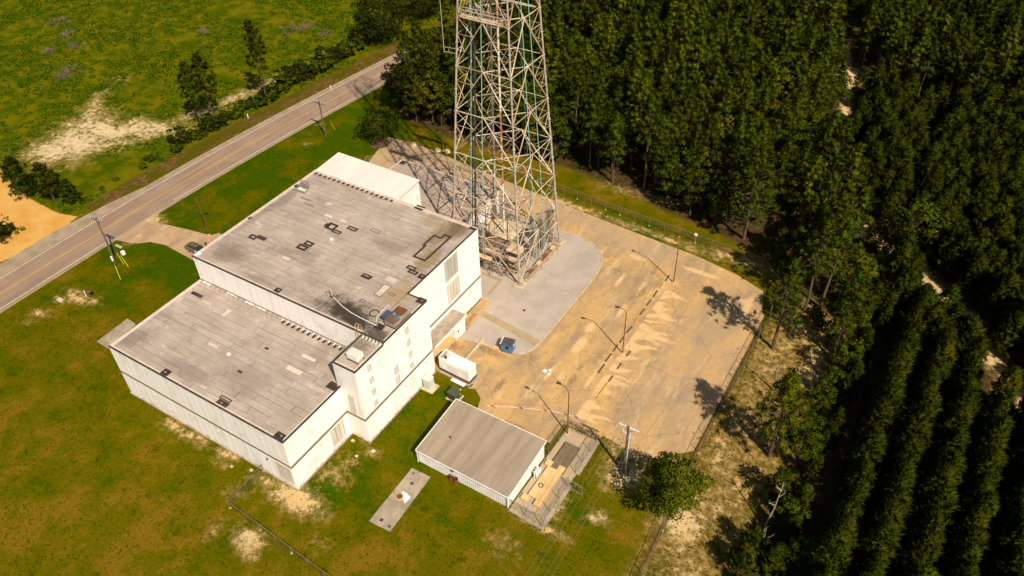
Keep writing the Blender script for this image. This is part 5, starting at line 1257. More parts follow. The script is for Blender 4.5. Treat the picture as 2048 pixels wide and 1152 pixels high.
# ---------------- car by the driveway
car = thing('sedan_car', 'bronze brown sedan with its far front door open on the driveway', 'car', (0,0,0))
wc = (-50.00, 26.50)
car.location = (wc[0]+1.42, wc[1]+.78, .014); car.rotation_euler = (0,0,R(1))
def loft(secs, m, name, par, sub=1):
    """secs: list of (x, [(y,z)...]) rings of equal length"""
    mb = MB(); n = len(secs[0][1]); vs = [(x,y,z) for x, ring in secs for (y,z) in ring]
    fs = []
    for i in range(len(secs)-1):
        for k in range(n): fs.append((i*n+k, i*n+(k+1)%n, (i+1)*n+(k+1)%n, (i+1)*n+k))
    fs.append(tuple(range(n))[::-1]); fs.append(tuple((len(secs)-1)*n+k for k in range(n)))
    mb.add(vs, fs, True); o = mb.build(name, m, par)
    md = o.modifiers.new('s', 'SUBSURF'); md.levels = sub; md.render_levels = sub
    return o
def ring(w, zb, zs, zt, tw_): return [(-w*.92,zb),(w*.92,zb),(w,zs*.6+zb*.4),(w*.985,zs),(tw_,zt),(-tw_,zt),(-w*.985,zs),(-w,zs*.6+zb*.4)]
loft([(-2.35,ring(.62,.38,.72,.86,.5)), (-2.28,ring(.78,.27,.78,.98,.66)), (-1.75,ring(.88,.22,.84,1.02,.74)), (-.8,ring(.9,.2,.86,.96,.8)), (.6,ring(.9,.2,.86,.95,.8)), (1.2,ring(.9,.2,.84,.93,.76)), (2.0,ring(.86,.22,.72,.82,.68)), (2.3,ring(.74,.27,.62,.7,.55)), (2.38,ring(.58,.36,.55,.6,.4))], M['carpaint'], 'body', car)
loft([(-1.72,[(-.7,.95),(.7,.95),(.66,.97),(-.66,.97)]), (-1.05,[(-.76,.9),(.76,.9),(.60,1.38),(-.60,1.38)]), (-.3,[(-.78,.9),(.78,.9),(.61,1.44),(-.61,1.44)]), (.35,[(-.78,.9),(.78,.9),(.58,1.41),(-.58,1.41)]), (1.25,[(-.74,.88),(.74,.88),(.68,.93),(-.68,.93)])], M['glassdark'], 'windows', car)
loft([(-1.12,[(-.56,1.36),(.56,1.36),(.54,1.40),(-.54,1.40)]), (-.9,[(-.62,1.39),(.62,1.39),(.57,1.445),(-.57,1.445)]), (-.3,[(-.63,1.42),(.63,1.42),(.57,1.475),(-.57,1.475)]), (.25,[(-.61,1.40),(.61,1.40),(.55,1.455),(-.55,1.455)]), (.45,[(-.56,1.36),(.56,1.36),(.52,1.40),(-.52,1.40)])], M['carpaint'], 'roof', car)
for s in (-1,1):
    MB().bar((1.15,s*.74,.93), (.38,s*.6,1.40), .06).build('pillar', M['carpaint'], car); MB().bar((-1.65,s*.7,.97), (-1.05,s*.6,1.38), .09).build('pillar', M['carpaint'], car); MB().bar((-.2,s*.77,.92), (-.25,s*.62,1.42), .07).build('pillar', M['carpaint'], car)
    MB().bbox(.72,s*.98-.1,.9,.86,s*.98+.1,1.04,.02).build('mirror', M['white_sheet'], car)
    MB().bbox(-2.33,s*.6-.16,.68,-2.2,s*.6+.16,.82,.02).build('tail_light', M['rust_bright'], car); MB().bbox(2.16,s*.6-.18,.56,2.32,s*.6+.14,.68,.02).build('headlight', M['insul'], car)
    for x in (-1.42,1.38):
        w = MB().tube((x,s*.70,.32), (x,s*.915,.32), .32, None, 18).build('wheel', M['black'], car); MB().tube((x,s*.916,.32), (x,s*.93,.32), .2, .18, 14).build('rim', M['insul'], w)
dr = MB().box(0,-.03,.3,1.05,.03,.92).add([(0,-.02,.92),(1.05,-.02,.92),(.75,-.02,1.36),(.05,-.02,1.38),(0,.02,.92),(1.05,.02,.92),(.75,.02,1.36),(.05,.02,1.38)], [(0,1,2,3),(7,6,5,4),(0,4,5,1),(1,5,6,2),(2,6,7,3),(3,7,4,0)]).build('door', M['carpaint'], car, (.95,.93,0)); dr.rotation_euler = (0,0,R(118))
MB().box(.12,-.028,.96,.8,.028,1.3).build('door_glass', M['glassdark'], dr)

# worn survey line painted across the yard mouth, white with orange dashes
pl_ = [(12.92, 23.60), (15.65, 24.97), (18.62, 26.29), (21.26, 27.36), (23.51, 27.85), (25.32, 28.26)]
ol = MB()
for a, b in zip(pl_[:-1], pl_[1:]): ol.bar((*a,.008), (*b,.008), .12, .006)
o = ol.build('painted_line', M['pale_patch']); tag(o, kind='structure')
for f in (.05,.3,.52,.75,.9):
    i = int(f*5); u = f*5-i; a, b = Vector(pl_[i]), Vector(pl_[i+1]); p = a.lerp(b, u)
    MB().box(p.x-.3,p.y-.1,.0125,p.x+.3,p.y+.08,.015).build('orange_dash', M['rust_bright'], o)

# ================================================================== VEGETATION
def rot_axis(v, rngl): return v
def puff_tris(g, centers, n, L, w, up=.35, Lvar=.35, normals=False, axis_w=1.0):
    """bursts of thin needle triangles round each centre"""
    c = np.repeat(np.asarray(centers), n, 0); N = len(c)
    d = g.normal(size=(N,3)); d[:,2] += up; d /= np.linalg.norm(d, axis=1)[:,None]
    s = g.normal(size=(N,3)); s -= (s*d).sum(1)[:,None]*d; s /= np.linalg.norm(s, axis=1)[:,None]
    l = L*(1+Lvar*g.uniform(-1,1,N))[:,None]; ww = w*(1+.3*g.uniform(-1,1,N))[:,None]
    b = c + d*l*.12
    ax = c.copy(); ax[:,2] = 0; r = np.linalg.norm(ax, axis=1)[:,None]+1e-6
    no = d*.75 + ax/r*np.clip(r/1.5, 0, 1)*.45*axis_w + np.array([0,0,.15]); no /= np.linalg.norm(no, axis=1)[:,None]
    fn = np.cross(2*s, d); fl = np.sign((fn*no).sum(1))[:,None]; fl[fl == 0] = 1      # front side turned outwards
    V = np.stack([b - s*ww*.5*fl, b + s*ww*.5*fl, c + d*l], 1).reshape(-1,3)
    return (V, np.repeat(no, 3, 0)) if normals else V
def leaf_quads(g, pts, nrm, size):
    N = len(pts); d = nrm + .8*g.normal(size=(N,3)); d /= np.linalg.norm(d, axis=1)[:,None]
    a = g.normal(size=(N,3)); a -= (a*d).sum(1)[:,None]*d; a /= np.linalg.norm(a, axis=1)[:,None]; b = np.cross(d, a)
    s = (size*(1+.45*g.uniform(-1,1,N)))[:,None]
    V = np.stack([pts - a*s*.5, pts - b*s*.36, pts + a*s*.5, pts + b*s*.36], 1).reshape(-1,3)
    V = np.where(np.repeat(((np.cross(b, a)*d).sum(1) > 0), 4)[:,None], V, V.reshape(-1,4,3)[:,::-1].reshape(-1,3))
    return V
def tris(V): return np.arange(len(V)).reshape(-1,3)
def quads(V): return np.arange(len(V)).reshape(-1,4)
def trunk_mb(h, r, g, bend=.25, n=7, segs=5, z0=-.2):
    mb = MB(); p = Vector((0,0,z0)); pts = [p]
    for i in range(1, segs+1): pts.append(Vector((g.normal()*bend*i/segs, g.normal()*bend*i/segs, h*i/segs)))
    for i in range(segs): mb.tube(pts[i], pts[i+1], r*(1-.8*i/segs), r*(1-.8*(i+1)/segs), n, cap=(i == segs-1))
    return mb
def pine(seed, h, base, Rc, nb, npuff, L=.55, w=.12, leaf='needle', tr=.2):
    g = np.random.default_rng(seed); mb = trunk_mb(h*.97, tr, g); C = []
    for i in range(nb):
        t = (i+.5)/nb; z = base + (h-base)*t**.9
        prof = (.55+.5*math.sin(math.pi*min(1, t*.78+.2)))*(1-.72*t**2.6)
        l = Rc*prof*g.uniform(.55,1.08); az = i*2.399 + g.normal()*.35; el = g.uniform(-.05,.35)+.35*t
        d = np.array([math.cos(az)*math.cos(el), math.sin(az)*math.cos(el), math.sin(el)])
        mb.tube((0,0,z), tuple(d*l+np.array([0,0,z])), .05*(1-t*.5)*tr/.2, .015, 4, False)
        k = max(2, int(2+2.6*l/Rc))
        for j in range(k):
            f = .38+.62*(j+.5)/k; C.append(np.array([0,0,z]) + d*l*f + g.normal(size=3)*np.array([.28,.28,.2])*(.5+.5*l/2.2))
    C.append(np.array([0,0,h])); C.append(np.array([.1,.1,h-.45])); C.append(np.array([-.15,.1,h-.8]))
    V, N = puff_tris(g, C, npuff, L, w, normals=True)
    return mb.mesh('trunk'), mesh_np('crown', V, tris(V), [M[leaf]], N=N)
def cone_pine(seed, h, Rc, nl, npuff, L, w, leaf='youngneedle'):
    g = np.random.default_rng(seed); mb = trunk_mb(h*.95, .09, g, .1, 5, 3); C = []
    for i in range(nl):
        t = (i+g.uniform(0,1))/nl; z = .7 + (h-.7)*t; r = Rc*(1-t)**.48*(.4+.6*g.uniform()**.6)+.05; az = g.uniform(0,6.283)
        C.append([r*math.cos(az), r*math.sin(az), z + .25*r])
    C.append([0,0,h]); C.append([0,0,h-.3])
    V, N = puff_tris(g, C, npuff, L, w, up=.75, normals=True, axis_w=.25)
    return mb.mesh('trunk'), mesh_np('crown', V, tris(V), [M[leaf]], N=N)
def broad(seed, h, base, Rc, nl, per, size, leaf='leaf', tr=.22, flat=.8):
    """broad-leaved tree: forked limbs that end in leafy lumps with gaps between"""
    g = np.random.default_rng(seed); mb = trunk_mb(base+.25*(h-base), tr, g, .2); P=[]; Nn=[]
    zc = (h+base)/2; H = (h-base)/2
    for i in range(nl):
        d = g.normal(size=3); d[2] = d[2]*.8+.25; d /= np.linalg.norm(d); rr = g.uniform(.55,1.0)**.6
        c = np.array([0,0,zc]) + d*np.array([Rc,Rc,H])*rr*np.array([1,1,.92])*g.uniform(.7,1.18)
        lr = Rc*g.uniform(.2,.36)
        if i % 3 == 0: mb.tube((0,0,base+.2*(c[2]-base)), tuple(c), .07*tr/.22, .02, 4, False)
        u = g.normal(size=(per,3)); u[:,2] = np.abs(u[:,2])*.75 + u[:,2]*.25; u /= np.linalg.norm(u, axis=1)[:,None]
        P.append(c + u*lr*np.array([1,1,flat])*g.uniform(.55,1.05,(per,1))); Nn.append(u)
    P = np.concatenate(P); Nn = np.concatenate(Nn); V = leaf_quads(g, P, Nn, size)
    o = (P - np.array([0,0,zc]))/np.array([Rc,Rc,H]); o /= np.linalg.norm(o, axis=1)[:,None]+1e-6
    no = Nn*.65 + o*.4 + g.normal(size=P.shape)*.22; no /= np.linalg.norm(no, axis=1)[:,None]
    q = V.reshape(-1,4,3); fn = np.cross(q[:,1]-q[:,0], q[:,2]-q[:,0]); bad = (fn*no).sum(1) < 0; q[bad] = q[bad][:,::-1]
    V = q.reshape(-1,3)
    return mb.mesh('trunk'), mesh_np('crown', V, quads(V), [M[leaf]], N=np.repeat(no, 4, 0))
def bush(seed, h, Rc, nl, per, size, leaf='leaf'):
    return broad(seed, h, .05, Rc, nl, per, size, leaf, .07)

def tm(pair, bark='bark'):
    pair[0].materials.append(M[bark]); return pair
PINE = [tm(pine(100+i, h, b, r, int(nb*1.1), 30, L=.66, w=.13)) for i, (h,b,r,nb) in enumerate(((16,7.5,2.7,34), (14.5,5.5,2.9,34), (17.5,9,2.5,32), (13,4.5,2.6,32), (15.5,6,3.1,38)))]
BIGPINE = [tm(pine(150+i, h, b, r, int(nb*1.15), 30, L=.58, w=.105, tr=.26)) for i, (h,b,r,nb) in enumerate(((15,5,3.3,46), (17,7.5,3.2,44), (14,4.2,4.6,70), (11.5,3.0,2.9,40)))]
SLIM = [tm(pine(180+i, h, b, r, nb, 26, L=.62, w=.12, tr=.15, leaf='youngneedle')) for i, (h,b,r,nb) in enumerate(((14,5.5,2.7,40), (17,7.5,2.4,40)))]
SMALLP = [tm(pine(190+i, h, b, r, nb, 26, L=.55, w=.12, tr=.13, leaf='youngneedle')) for i, (h,b,r,nb) in enumerate(((6.5,1.2,2.3,34), (5.5,.9,1.9,28)))]
YOUNG = [tm(cone_pine(200+i, h, r, 190, 14, .66, .14)) for i, (h,r) in enumerate(((8.2,2.15),(9.0,2.05),(7.4,2.2),(8.4,2.3)))]
BROAD = [tm(broad(300+i, h, b, r, 46, 62, .42)) for i, (h,b,r) in enumerate(((12,1.2,3.5),(10.5,.6,3.2),(13.5,1.8,3.6)))]
DARK = [tm(broad(330+i, h, b, r, 46, 62, .38, 'darkleaf')) for i, (h,b,r) in enumerate(((9.5,.8,3.6),(8.5,.5,3.0)))]
BUSH = [tm(bush(350+i, h, r, 18, 40, .34, 'darkleaf' if i == 2 else 'leaf')) for i, (h,r) in enumerate(((2.6,1.7),(1.9,1.4),(3.2,2.0)))]
LAWNT = tm(broad(371, 6.6, 1.7, 4.0, 60, 60, .30, 'leaf', .2, .6))
BIGT = tm(broad(372, 11.0, .9, 3.9, 64, 150, .28, 'lonetree', .26, .9))
ROADOAK = tm(broad(373, 11.5, .6, 6.2, 110, 70, .42, 'darkleaf', .3, .8))
GOLD = tm(broad(374, 9, 3, 1.6, 20, 40, .38, 'goldleaf')); RUSTT = tm(broad(375, 9, 3, 1.7, 20, 40, .38, 'rustleaf'))

def plant(name, pair, x, y, s, rz, label, cat='tree', group=None, sz=1.0):
    r = thing(name, label, cat, (x, y, 0), rz, group); r.scale = (s, s, s*sz)
    link('trunk', pair[0], None, r); link('crown', pair[1], None, r)
    return r
g = np.random.default_rng(11)
U_ = lambda a, b: float(g.uniform(a, b))
# ---------------- single trees that stand apart
BROADT = 'bushy broad-leaved tree standing alone in bare sand by the corner of the yard'
plant('broadleaf_tree', BIGT, *(40.98, 20.84), .9, 1., BROADT)
plant('lawn_tree', LAWNT, *(-43.64, 71.41), 1.0, .5, 'spreading low tree on the lawn in a ring of brown mulch')
tag(MB().tube((0,0,-.05), (0,0,.03), 2.4, 1.9, 14).build('mulch_ring', M['mulch'], None, (*(-43.75, 70.90),0)), kind='structure')
plant('pine_tree', BIGPINE[0], *(42.93, 53.97), 1.08, .3, 'shaggy pine tree at the yard corner casting its shadow on the paving')
plant('pine_tree', BIGPINE[1], *(44.50, 64.23), 1.02, 2.0, 'tall straight pine with bare lower trunk behind the corner pine')
plant('pine_tree', BIGPINE[1], *(46.41, 66.13), 1.0, 4.1, 'tall leaning-crowned pine beside a round dark bush')
plant('pine_tree', BIGPINE[0], *(50.75, 56.55), 1.05, 5.0, 'bare-trunked pine rising from the sandy clearing at the plantation edge')
plant('pine_tree', BIGPINE[3], 48.7, 34.9, 1.3, 1.2, 'full yellow-green pine between the fence and the plantation')
plant('pine_tree', BIGPINE[2], *(30.41, 76.97), 1.25, .9, 'broad many-limbed pine leaning over the far fence')
plant('pine_tree', BIGPINE[2], *(25.76, 80.60), 1.05, 3.3, 'broad dark pine just inside the wood behind the far fence')
plant('pine_tree', BIGPINE[3], *(10.95, 84.40), 1.25, 2.2, 'round-crowned pine at the edge of the wood above the fence grass')
plant('round_bush', BUSH[2], *(47.44, 62.98), 1.15, .4, 'round dark bush at the foot of two tall pines', 'bush')
plant('pine_tree', SLIM[0], *(-80.46, 57.12), 1.05, .1, 'slender pine at the near end of the roadside scrub'); plant('pine_tree', SLIM[0], *(-79.06, 59.59), 1.12, 2.3, 'slender twin-leaning pine beside another in the roadside scrub'); plant('pine_tree', SLIM[1], *(-75.96, 71.85), 1.1, 1.0, 'tallest slender pine standing alone in the roadside scrub')
plant('small_pine', SMALLP[0], *(-89.25, 22.22), 1.3, .2, 'bushy small pine at the edge of the sandy track', 'tree'); plant('small_pine', SMALLP[0], *(-83.61, 24.32), 1.25, 1.9, 'dense small pine between two others by the sandy track'); plant('small_pine', SMALLP[1], *(-79.76, 25.41), .95, 4., 'smallest pine nearest the road by the sandy track')
plant('small_pine', SMALLP[1], *(-80.40, 11.46), .9, 3., 'small pine on the far side of the sandy track mouth')
plant('round_bush', BUSH[2], *(-82.31, 13.35), .8, 3., 'low dark bush at the mouth of the sandy track', 'bush')
plant('roadside_oak', ROADOAK, *(-73.33, 109.41), 1.0, .6, 'massive dark evergreen oak overhanging the far side of the road')
plant('roadside_oak', ROADOAK, *(-73.49, 126.80), .85, 2.6, 'second dark evergreen oak where the road disappears')
plant('roadside_oak', DARK[0], *(-70.93, 135.73), 1.1, 1.6, 'dark tree at the end of the visible road', 'tree')
for i, (p, s) in enumerate((((-47.33, 84.30),1.0), ((-47.15, 88.74),1.1), ((-39.76, 84.10),.95), ((-49.67, 95.34),1.15), ((-43.30, 92.19),1.1))):
    plant('evergreen_tree', DARK[i % 2], *p, s*1.05, U_(0,6), 'dark dense evergreen at the wood corner between road and lawn', 'tree', 'evergreens at the wood corner', 1.0 if i else 1.1)
plant('pine_tree', BIGPINE[0], *(-48.61, 98.70), .85, 3., 'pine with drooping crown hanging over the road edge')
plant('golden_tree', GOLD, *(18.40, 105.36), .9, 0, 'small yellow-leaved tree among the green pines'); plant('rusty_tree', RUSTT, *(5.14, 101.88), .85, 1, 'small rust-brown tree among the green pines')
# dead trees
def snag(c, h, seed, label, lean=.12):
    q = np.random.default_rng(seed); r = thing('dead_tree', label, 'dead tree', (*c, 0)); mb = MB(); p = Vector((0,0,-.1)); dx = Vector((q.normal()*lean, q.normal()*lean, 1)); pts=[p]
    for i in range(4): pts.append(pts[-1] + Vector((dx.x+q.normal()*.06, dx.y+q.normal()*.06, 1))*h/4)
    for i in range(4): mb.tube(pts[i], pts[i+1], .16*(1-.2*i), .16*(1-.2*(i+1)), 6)
    mb.build('trunk', M['deadwood'], r)
    for i in range(6):
        a = pts[2].lerp(pts[4], q.uniform()); az = q.uniform(0,6.28); e = a+Vector((math.cos(az),math.sin(az),.7))*q.uniform(.5,1.1)
        MB().tube(a, e, .05, .03, 5).tube(e, e+Vector((q.normal()*.3,q.normal()*.3,.5)), .03, .012, 4).build('branch', M['deadwood'], r)
snag((51.60, 24.58), 8.0, 1, 'tall bleached dead tree with forked top at the clearing edge'); snag((50.29, 21.45), 4.6, 2, 'short broken dead tree with a pale tangled top'); snag((51.46, 21.97), 3.4, 3, 'stubby twisted dead trunk beside the broken one'); snag((45.58, 46.06), 5.2, 4, 'bare dead trunk standing in the sandy strip', .05)

# ---------------- frame test, used only to decide which trees are worth building singly
def seen(x, y, z=6.0, mx=.06):
    d = Vector((x, y, z)) - CAM_POS; f = d.dot(FWD)
    if f < 5: return False, 1e9
    u = d.dot(RIGHT)/f*28.41/36; v = d.dot(DOWN)/f*28.41/36
    return (abs(u) < .5+mx and abs(v) < .281+mx), d.length
# ---------------- pine wood behind the yard
FP = np.array(FOREST); 
cx, cy = np.meshgrid(np.arange(-70, 135, 3.75), np.arange(60, 235, 3.75))
cx = (cx + g.uniform(-1.7,1.7,cx.shape)).ravel(); cy = (cy + g.uniform(-1.7,1.7,cy.shape)).ravel()
ok = (sd_poly(cx, cy, FOREST) < -.5) & (sd_poly(cx, cy, PLANT) > .8) & (sd_line(cx, cy, TRACK) > 2.3)
ok &= (cx - np.interp(cy, [p[1] for p in ROAD], [p[0] for p in ROAD])) > 9
# open glades where the sun reaches the ground
for (px, py, r) in ((*(34.52, 75.86),6.5), (*(28.16, 75.36),4.), (*(29.77, 146.42),4.), (*(45.87, 62.70),7), (*(41.12, 147.21),3)): ok &= np.hypot(cx-px, cy-py) > r
GLADES = [(*(30.45, 146.80),2.8,9), (*(34.28, 126.88),1.6,7), (*(46.70, 90.11),1.9,8), (*(57.24, 82.24),2.0,8), (*(61.49, 78.66),2.0,8), (*(65.78, 74.32),1.8,7), (*(69.81, 67.62),1.8,7), (*(74.05, 61.87),1.8,7), (*(37.71, 107.89),1.4,6), (*(47.80, 139.33),1.6,6)]
def in_glade(x, y):
    for (sx_, sy_, r, L) in GLADES:
        for d, L_ in ((Vector((CAM_POS.x-sx_, CAM_POS.y-sy_)).normalized(), L), (SUN_AZ, L*.8)):
            a = (x-sx_)*d.x + (y-sy_)*d.y; b = abs(-(x-sx_)*d.y + (y-sy_)*d.x)
            if -r < a < L_ and b < r+.4: return True
    return False
wood = []; 
for x, y in zip(cx[ok], cy[ok]):
    if in_glade(x, y): continue
    dd = float(-sd_poly(np.array([x]), np.array([y]), FOREST)[0])
    pb = .85 if dd < 7 and x < 32 else (.30 if x < 40 and y < 125 else .12)
    k = 'b' if g.uniform() < pb else 'p'
    vis, dist = seen(x, y, 9)
    wood.append((dist if vis else dist+1000, x, y, k, vis))
wood.sort()
np_, nb_ = 0, 0; rest = []
PL = 'tall green pine crowded among others in the wood behind the yard'; BL = 'dense broad-leaved tree among the pines at the wood edge'
for dist, x, y, k, vis in wood:
    if vis and k == 'p' and np_ < 300:
        np_ += 1; plant('pine_tree', PINE[int(g.integers(0,5))], x, y, U_(.78,1.08), U_(0,6.28), PL, 'tree', 'pines of the wood behind the yard', U_(.92,1.1))
    elif vis and k == 'b' and nb_ < 300:
        nb_ += 1; plant('broadleaf_tree', BROAD[int(g.integers(0,3))], x, y, U_(.7,1.05), U_(0,6.28), BL, 'tree', 'broad-leaved trees at the wood edge')
    elif dist < 1190 or vis: rest.append((x, y, k))
def soup(items, pairs, name, label, cat, mat, keep=.5):
    """many far trees as one mass"""
    src = []
    for p in pairs:
        me = p[1]; n = len(me.vertices); co = np.empty(n*3, np.float32); me.vertices.foreach_get('co', co); co = co.reshape(-1,3)
        k = len(me.polygons[0].vertices); nn = NORM.get(me.name); src.append((co.reshape(-1,k,3), k, None if nn is None else nn.reshape(-1,k,3)))
    Vs = []; Ns = []
    for (x, y, s, sz) in items:
        co, k, nn = src[int(g.integers(0,len(src)))]
        m = g.uniform(size=len(co)) < keep; q = co[m]; ctr = q.mean(1, keepdims=True); q = ctr + (q-ctr)*(1.25 if keep < 1 else 1)
        a = U_(0,6.28); c_, s_ = math.cos(a), math.sin(a)
        q = np.stack([q[...,0]*c_-q[...,1]*s_, q[...,0]*s_+q[...,1]*c_, q[...,2]*sz], -1)*s + np.array([x,y,0])
        Vs.append(q.reshape(-1,3))
        if nn is not None: e = nn[m]; Ns.append(np.stack([e[...,0]*c_-e[...,1]*s_, e[...,0]*s_+e[...,1]*c_, e[...,2]], -1).reshape(-1,3))
    V = np.concatenate(Vs); me = mesh_np(name, V, np.arange(len(V)).reshape(-1,k), [mat], N=np.concatenate(Ns) if Ns else None)
    return tag(link(name, me), label, cat, kind='stuff')
pr_ = [(x, y, U_(.8,1.1), U_(.9,1.1)) for x, y, k in rest if k == 'p']; br_ = [(x, y, U_(.7,1.05), 1) for x, y, k in rest if k == 'b']
if pr_: soup(pr_, PINE, 'far_pine_wood', 'mass of green pines stretching away behind the nearer wood', 'wood', M['needle'], .45)
if br_: soup(br_, BROAD, 'far_broadleaf_wood', 'scattered broad-leaved crowns far inside the wood', 'wood', M['leaf'], .45)
# ---------------- plantation in rows
rows = []
for i in range(-6, 20):
    x0 = 59.2 + 4.1*i
    for y in np.arange(-40, 137, 2.0):
        if i == -2: continue
        x = x0 + (U_(-.3,.3) if y < 62 else U_(-1.5,1.5)) - (.8 if i == -1 else 0); yy = y + U_(-.5,.5)
        if i == -1 and y < 70 and g.uniform() < .35: continue
        if sd_poly(np.array([x]), np.array([yy]), PLANT)[0] > -.2: continue
        if sd_line(np.array([x]), np.array([yy]), TRACK)[0] < 1.7: continue
        if y > 62 and g.uniform() < .75:                      # beyond the track the stand closes up
            rows.append((x+2.05+U_(-.6,.6), yy+U_(-1,1)))
        if g.uniform() < .05: continue
        rows.append((x, yy))
rows = [p for p in rows if not in_glade(*p)]
lst = sorted(((seen(x, y, 4)[1] if seen(x, y, 4)[0] else 1000+seen(x, y, 4)[1]), x, y) for x, y in rows)
ny_ = 0; rest = []
for dist, x, y in lst:
    if dist < 1000 and ny_ < 300:
        ny_ += 1; plant('plantation_pine', YOUNG[int(g.integers(0,4))], x, y, U_(.85,1.15)*(.68 if x < 57 and y < 70 else 1), U_(0,6.28), 'young conical pine standing in a straight plantation row', 'tree', 'young pines in plantation rows', U_(.9,1.12))
    elif dist < 1000 or dist < 1130: rest.append((x, y, U_(.85,1.15), U_(.9,1.1)))
rest = [(x, y, s*(.72 if x < 57 and y < 70 else 1), z) for x, y, s, z in rest]
soup(rest, YOUNG, 'far_plantation', 'dense mass of young plantation pines beyond the nearer rows', 'wood', M['youngneedle'], .6)
# scrubby trees along the clearing edge, in front of the first row
EL = 'leafy scrub tree along the sandy clearing at the plantation edge'
for p, s in (((51.77, 44.66),.75), ((51.93, 35.27),.85), ((51.54, 28.59),.8), ((53.70, 25.48),.75), ((51.00, 17.90),.62), ((53.80, 18.87),.7), ((56.20, 21.02),.6), ((52.12, 39.99),.6), ((52.93, 52.69),.8), ((52.21, 49.04),.62), ((52.00, 58.98),.85), ((51.64, 66.15),.8), ((51.86, 72.90),.85)):
    plant('scrub_tree', BROAD[int(g.integers(0,3))], *p, s*.72, U_(0,6), EL, 'tree', 'scrub trees along the clearing')
for p, s in (((51.20, 20.47),.65), ((50.70, 16.89),.6), ((50.18, 57.85),.4)): plant('small_pine', SMALLP[0], *p, s*1.2, U_(0,6), 'small ragged pine at the lower edge of the clearing', 'tree', 'small pines at the clearing')
plant('grey_oak', tm(broad(399, 12, 3.5, 3.6, 50, 45, .34, 'leaf', .25)), *(54.00, 84.06), 1.0, 0, 'pale grey-green oak rising above the plantation rows')
# ---------------- shrubs along the far side of the road
BLB = 'dark leafy bush in the hedge along the far road verge'
for i in range(34):
    f = i/33; a = (np.array((-77.60, 46.67))*(1-f) + np.array((-74.20, 104.04))*f)
    if f < .05: continue
    x, y = a[0]-1.4+U_(-1.6,1.0), a[1]+U_(-1,1); plant('hedge_bush', BUSH[int(g.integers(0,3))], x, y, U_(.85,1.4)*(.8+.4*f), U_(0,6), BLB, 'bush', 'hedge bushes along the verge')
for p, s in (((-77.78, 48.11),.95), ((-79.77, 42.86),.7), ((-78.40, 40.28),.45), ((-79.05, 44.13),.45), ((-79.67, 34.67),.42), ((-78.65, 26.42),.4), ((-79.33, 31.33),.3)): plant('verge_bush', BUSH[int(g.integers(0,2))], *p, s, U_(0,6), 'separate low bush in the rough grass short of the hedge', 'bush', 'low bushes in the rough grass')
plant('fence_bush', BUSH[1], *(11.86, 81.90), .7, 0, 'low bush under the round-crowned pine at the wood edge', 'bush')
# ---------------- scrub covering the field: one mass
n = 17000
sx = g.uniform(-215, -70, n); sy = g.uniform(14, 150, n)
rxx = np.interp(sy, [p[1] for p in ROAD], [p[0] for p in ROAD])
den = np.interp(np.sin(sx*.21+1.3*np.sin(sy*.13))+np.sin(sy*.27+sx*.05)+.7*np.sin(sx*.53+sy*.41), [-2.2,-.4,.6], [.12,.6,1.])
kp = (sx < rxx-9.5) & (sd_poly(sx, sy, FIELD_SAND) > 1.0) & (sd_line(sx, sy, DIRT) > 3.5) & (g.uniform(size=n) < den)
kp &= (sd_line(sx, sy, [(-89.46, 50.87), (-86.30, 61.70), (-83.21, 76.67)]) > 2.0) & (sd_poly(sx, sy, [(-81.03, 26.54), (-74.45, 42.11), (-83.20, 45.70), (-93.56, 33.34)]) > 0) & (sd_line(sx, sy, [(-99.77, 29.81), (-108.69, 47.88), (-111.70, 53.98)]) > 2.2)
kp &= np.hypot((sx-(-120.79, 106.82)[0])/9, (sy-(-120.79, 106.82)[1])/6) > 1
sx, sy = sx[kp], sy[kp]
per = 16; N = len(sx); rad = g.uniform(.2,.8,N)
u = g.normal(size=(N,per,3)); u[...,2] = np.abs(u[...,2]); u /= np.linalg.norm(u, axis=-1, keepdims=True)
Pp = np.stack([np.repeat(sx[:,None],per,1)+u[...,0]*rad[:,None], np.repeat(sy[:,None],per,1)+u[...,1]*rad[:,None], .1+u[...,2]*rad[:,None]*.7], -1).reshape(-1,3)
V = leaf_quads(g, Pp, u.reshape(-1,3), .36)
me = mesh_np('field_scrub', V, quads(V), [M['scrubleaf']]); tag(link('field_scrub', me), 'low green scrub covering the open field across the road', 'scrub', kind='stuff')
# pale dead brush in the field
for p, s in (((-157.48, 77.45),1.3), ((-148.55, 73.33),1.0), ((-128.90, 59.93),1.4), ((-128.18, 57.38),1.0), ((-143.17, 64.49),.8), ((-140.12, 69.44),1.1), ((-98.34, 104.27),1.3), ((-89.39, 105.68),1.), ((-117.90, 91.83),.9), ((-96.55, 107.01),1.0)):
    q = np.random.default_rng(int(abs(p[0]*7+p[1]))); C = np.stack([q.normal(size=26)*s, q.normal(size=26)*s, np.abs(q.normal(size=26))*.35*s], -1)
    V = puff_tris(q, C, 14, .8, .07, .9); tag(link('dead_brush', mesh_np('dead_brush', V, tris(V), [M['twig']]), None, None, (*p,0)), 'pinkish grey heap of dead brush in the green field', 'brush', 'dead brush in the field')
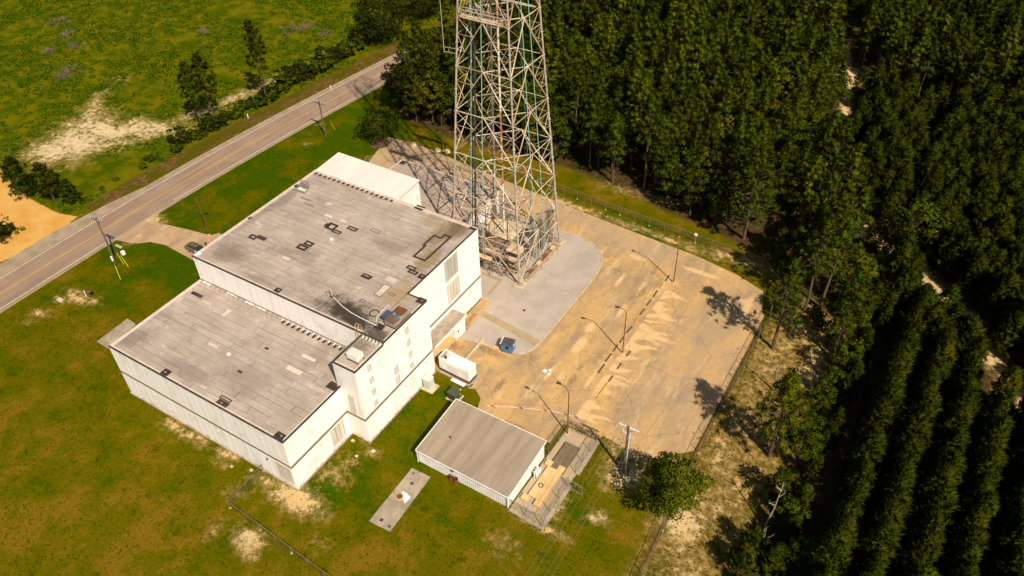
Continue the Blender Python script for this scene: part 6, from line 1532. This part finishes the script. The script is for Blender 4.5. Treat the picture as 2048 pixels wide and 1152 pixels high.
# tall grass clumps and weeds along walls, verges and fence lines: one mass
pts = []
for line, k, w in (([(40.4,30), (40.5,54), (40.2,64)], 120, .5), ([(-9,72.3),(26,70.0),(36,67.9)], 120, .5), ([(24.5,26),(29,26.4),(38,26.4)], 160, .5), ([(-31,-.5),(-1,-.5)], 90, .3), ([(.6,1),(.6,10)], 30, .2), ([(3.4,11),(3.4,21)], 60, .3), ([(24.4,11.),(29.2,10.7),(29.3,26)], 90, .25)):
    for _ in range(k):
        i = int(g.integers(0,len(line)-1)); f = g.uniform(); a, b = line[i], line[i+1]; pts.append((a[0]+(b[0]-a[0])*f+g.normal()*w, a[1]+(b[1]-a[1])*f+g.normal()*w, .0))
SP = np.array(EAST_STRIP); a, b = SP.min(0), SP.max(0); q = g.uniform(size=(2600,2))*(b-a)+a; q = q[sd_poly(q[:,0], q[:,1], EAST_STRIP) < -.3]
pts = np.concatenate([np.array(pts), np.c_[q, np.zeros(len(q))]])
V = puff_tris(g, pts, 7, .32, .06, 1.3)
M['weed'] = leafmat('dry_weeds', (.10,.085,.012), (.17,.13,.03), (.08,.09,.01), tr=.2)
tag(link('weeds', mesh_np('weeds', V, tris(V), [M['weed']])), 'dry weeds and grass tufts along the yard edges and sandy strip', 'weeds', kind='stuff')

# tufts standing proud of the mown lawn: one mass
q = np.c_[g.uniform(-62,38,15000), g.uniform(-36,60,15000)]
cl_ = np.sin(q[:,0]*.31+1.7*np.sin(q[:,1]*.19))+np.sin(q[:,1]*.37+q[:,0]*.11)+.8*np.sin(q[:,0]*.9+q[:,1]*.7)
keep = (g.uniform(size=len(q)) < np.interp(cl_, [-1.5,1.2], [.12,1.])) & ((q[:,1] < -.8) | ((q[:,0] < -32.5) & (q[:,1] < 66)) | ((q[:,0] > 29.5) & (q[:,1] < 25)) | ((q[:,0] > 3.6) & (q[:,0] < 24) & (q[:,1] < 10.5)) | ((q[:,0] > .8) & (q[:,0] < 9) & (q[:,1] < 9.5)))
keep &= ~((q[:,0] < -38) & (sd_line(q[:,0], q[:,1], [(-66,27), (-50,29), (-31,29)]) < 6.2)) & (sd_poly(q[:,0], q[:,1], SL) > .2) & (sd_poly(q[:,0], q[:,1], [(-44.87, 4.13), (-45.08, 9.88), (-42.89, 9.73), (-42.23, 4.07)]) > .2) & (q[:,0] > -61.5)
q = q[keep]
V = puff_tris(g, np.c_[q, np.zeros(len(q))], 8, .24, .07, 1.0)
M['tuft'] = leafmat('lawn_tufts', (.040,.068,.0005), (.10,.088,.0008), (.065,.075,.0008), tr=.3)
tag(link('lawn_tufts', mesh_np('lawn_tufts', V, tris(V), [M['tuft']])), 'coarse grass tufts standing out of the mown lawn', 'grass', kind='stuff')
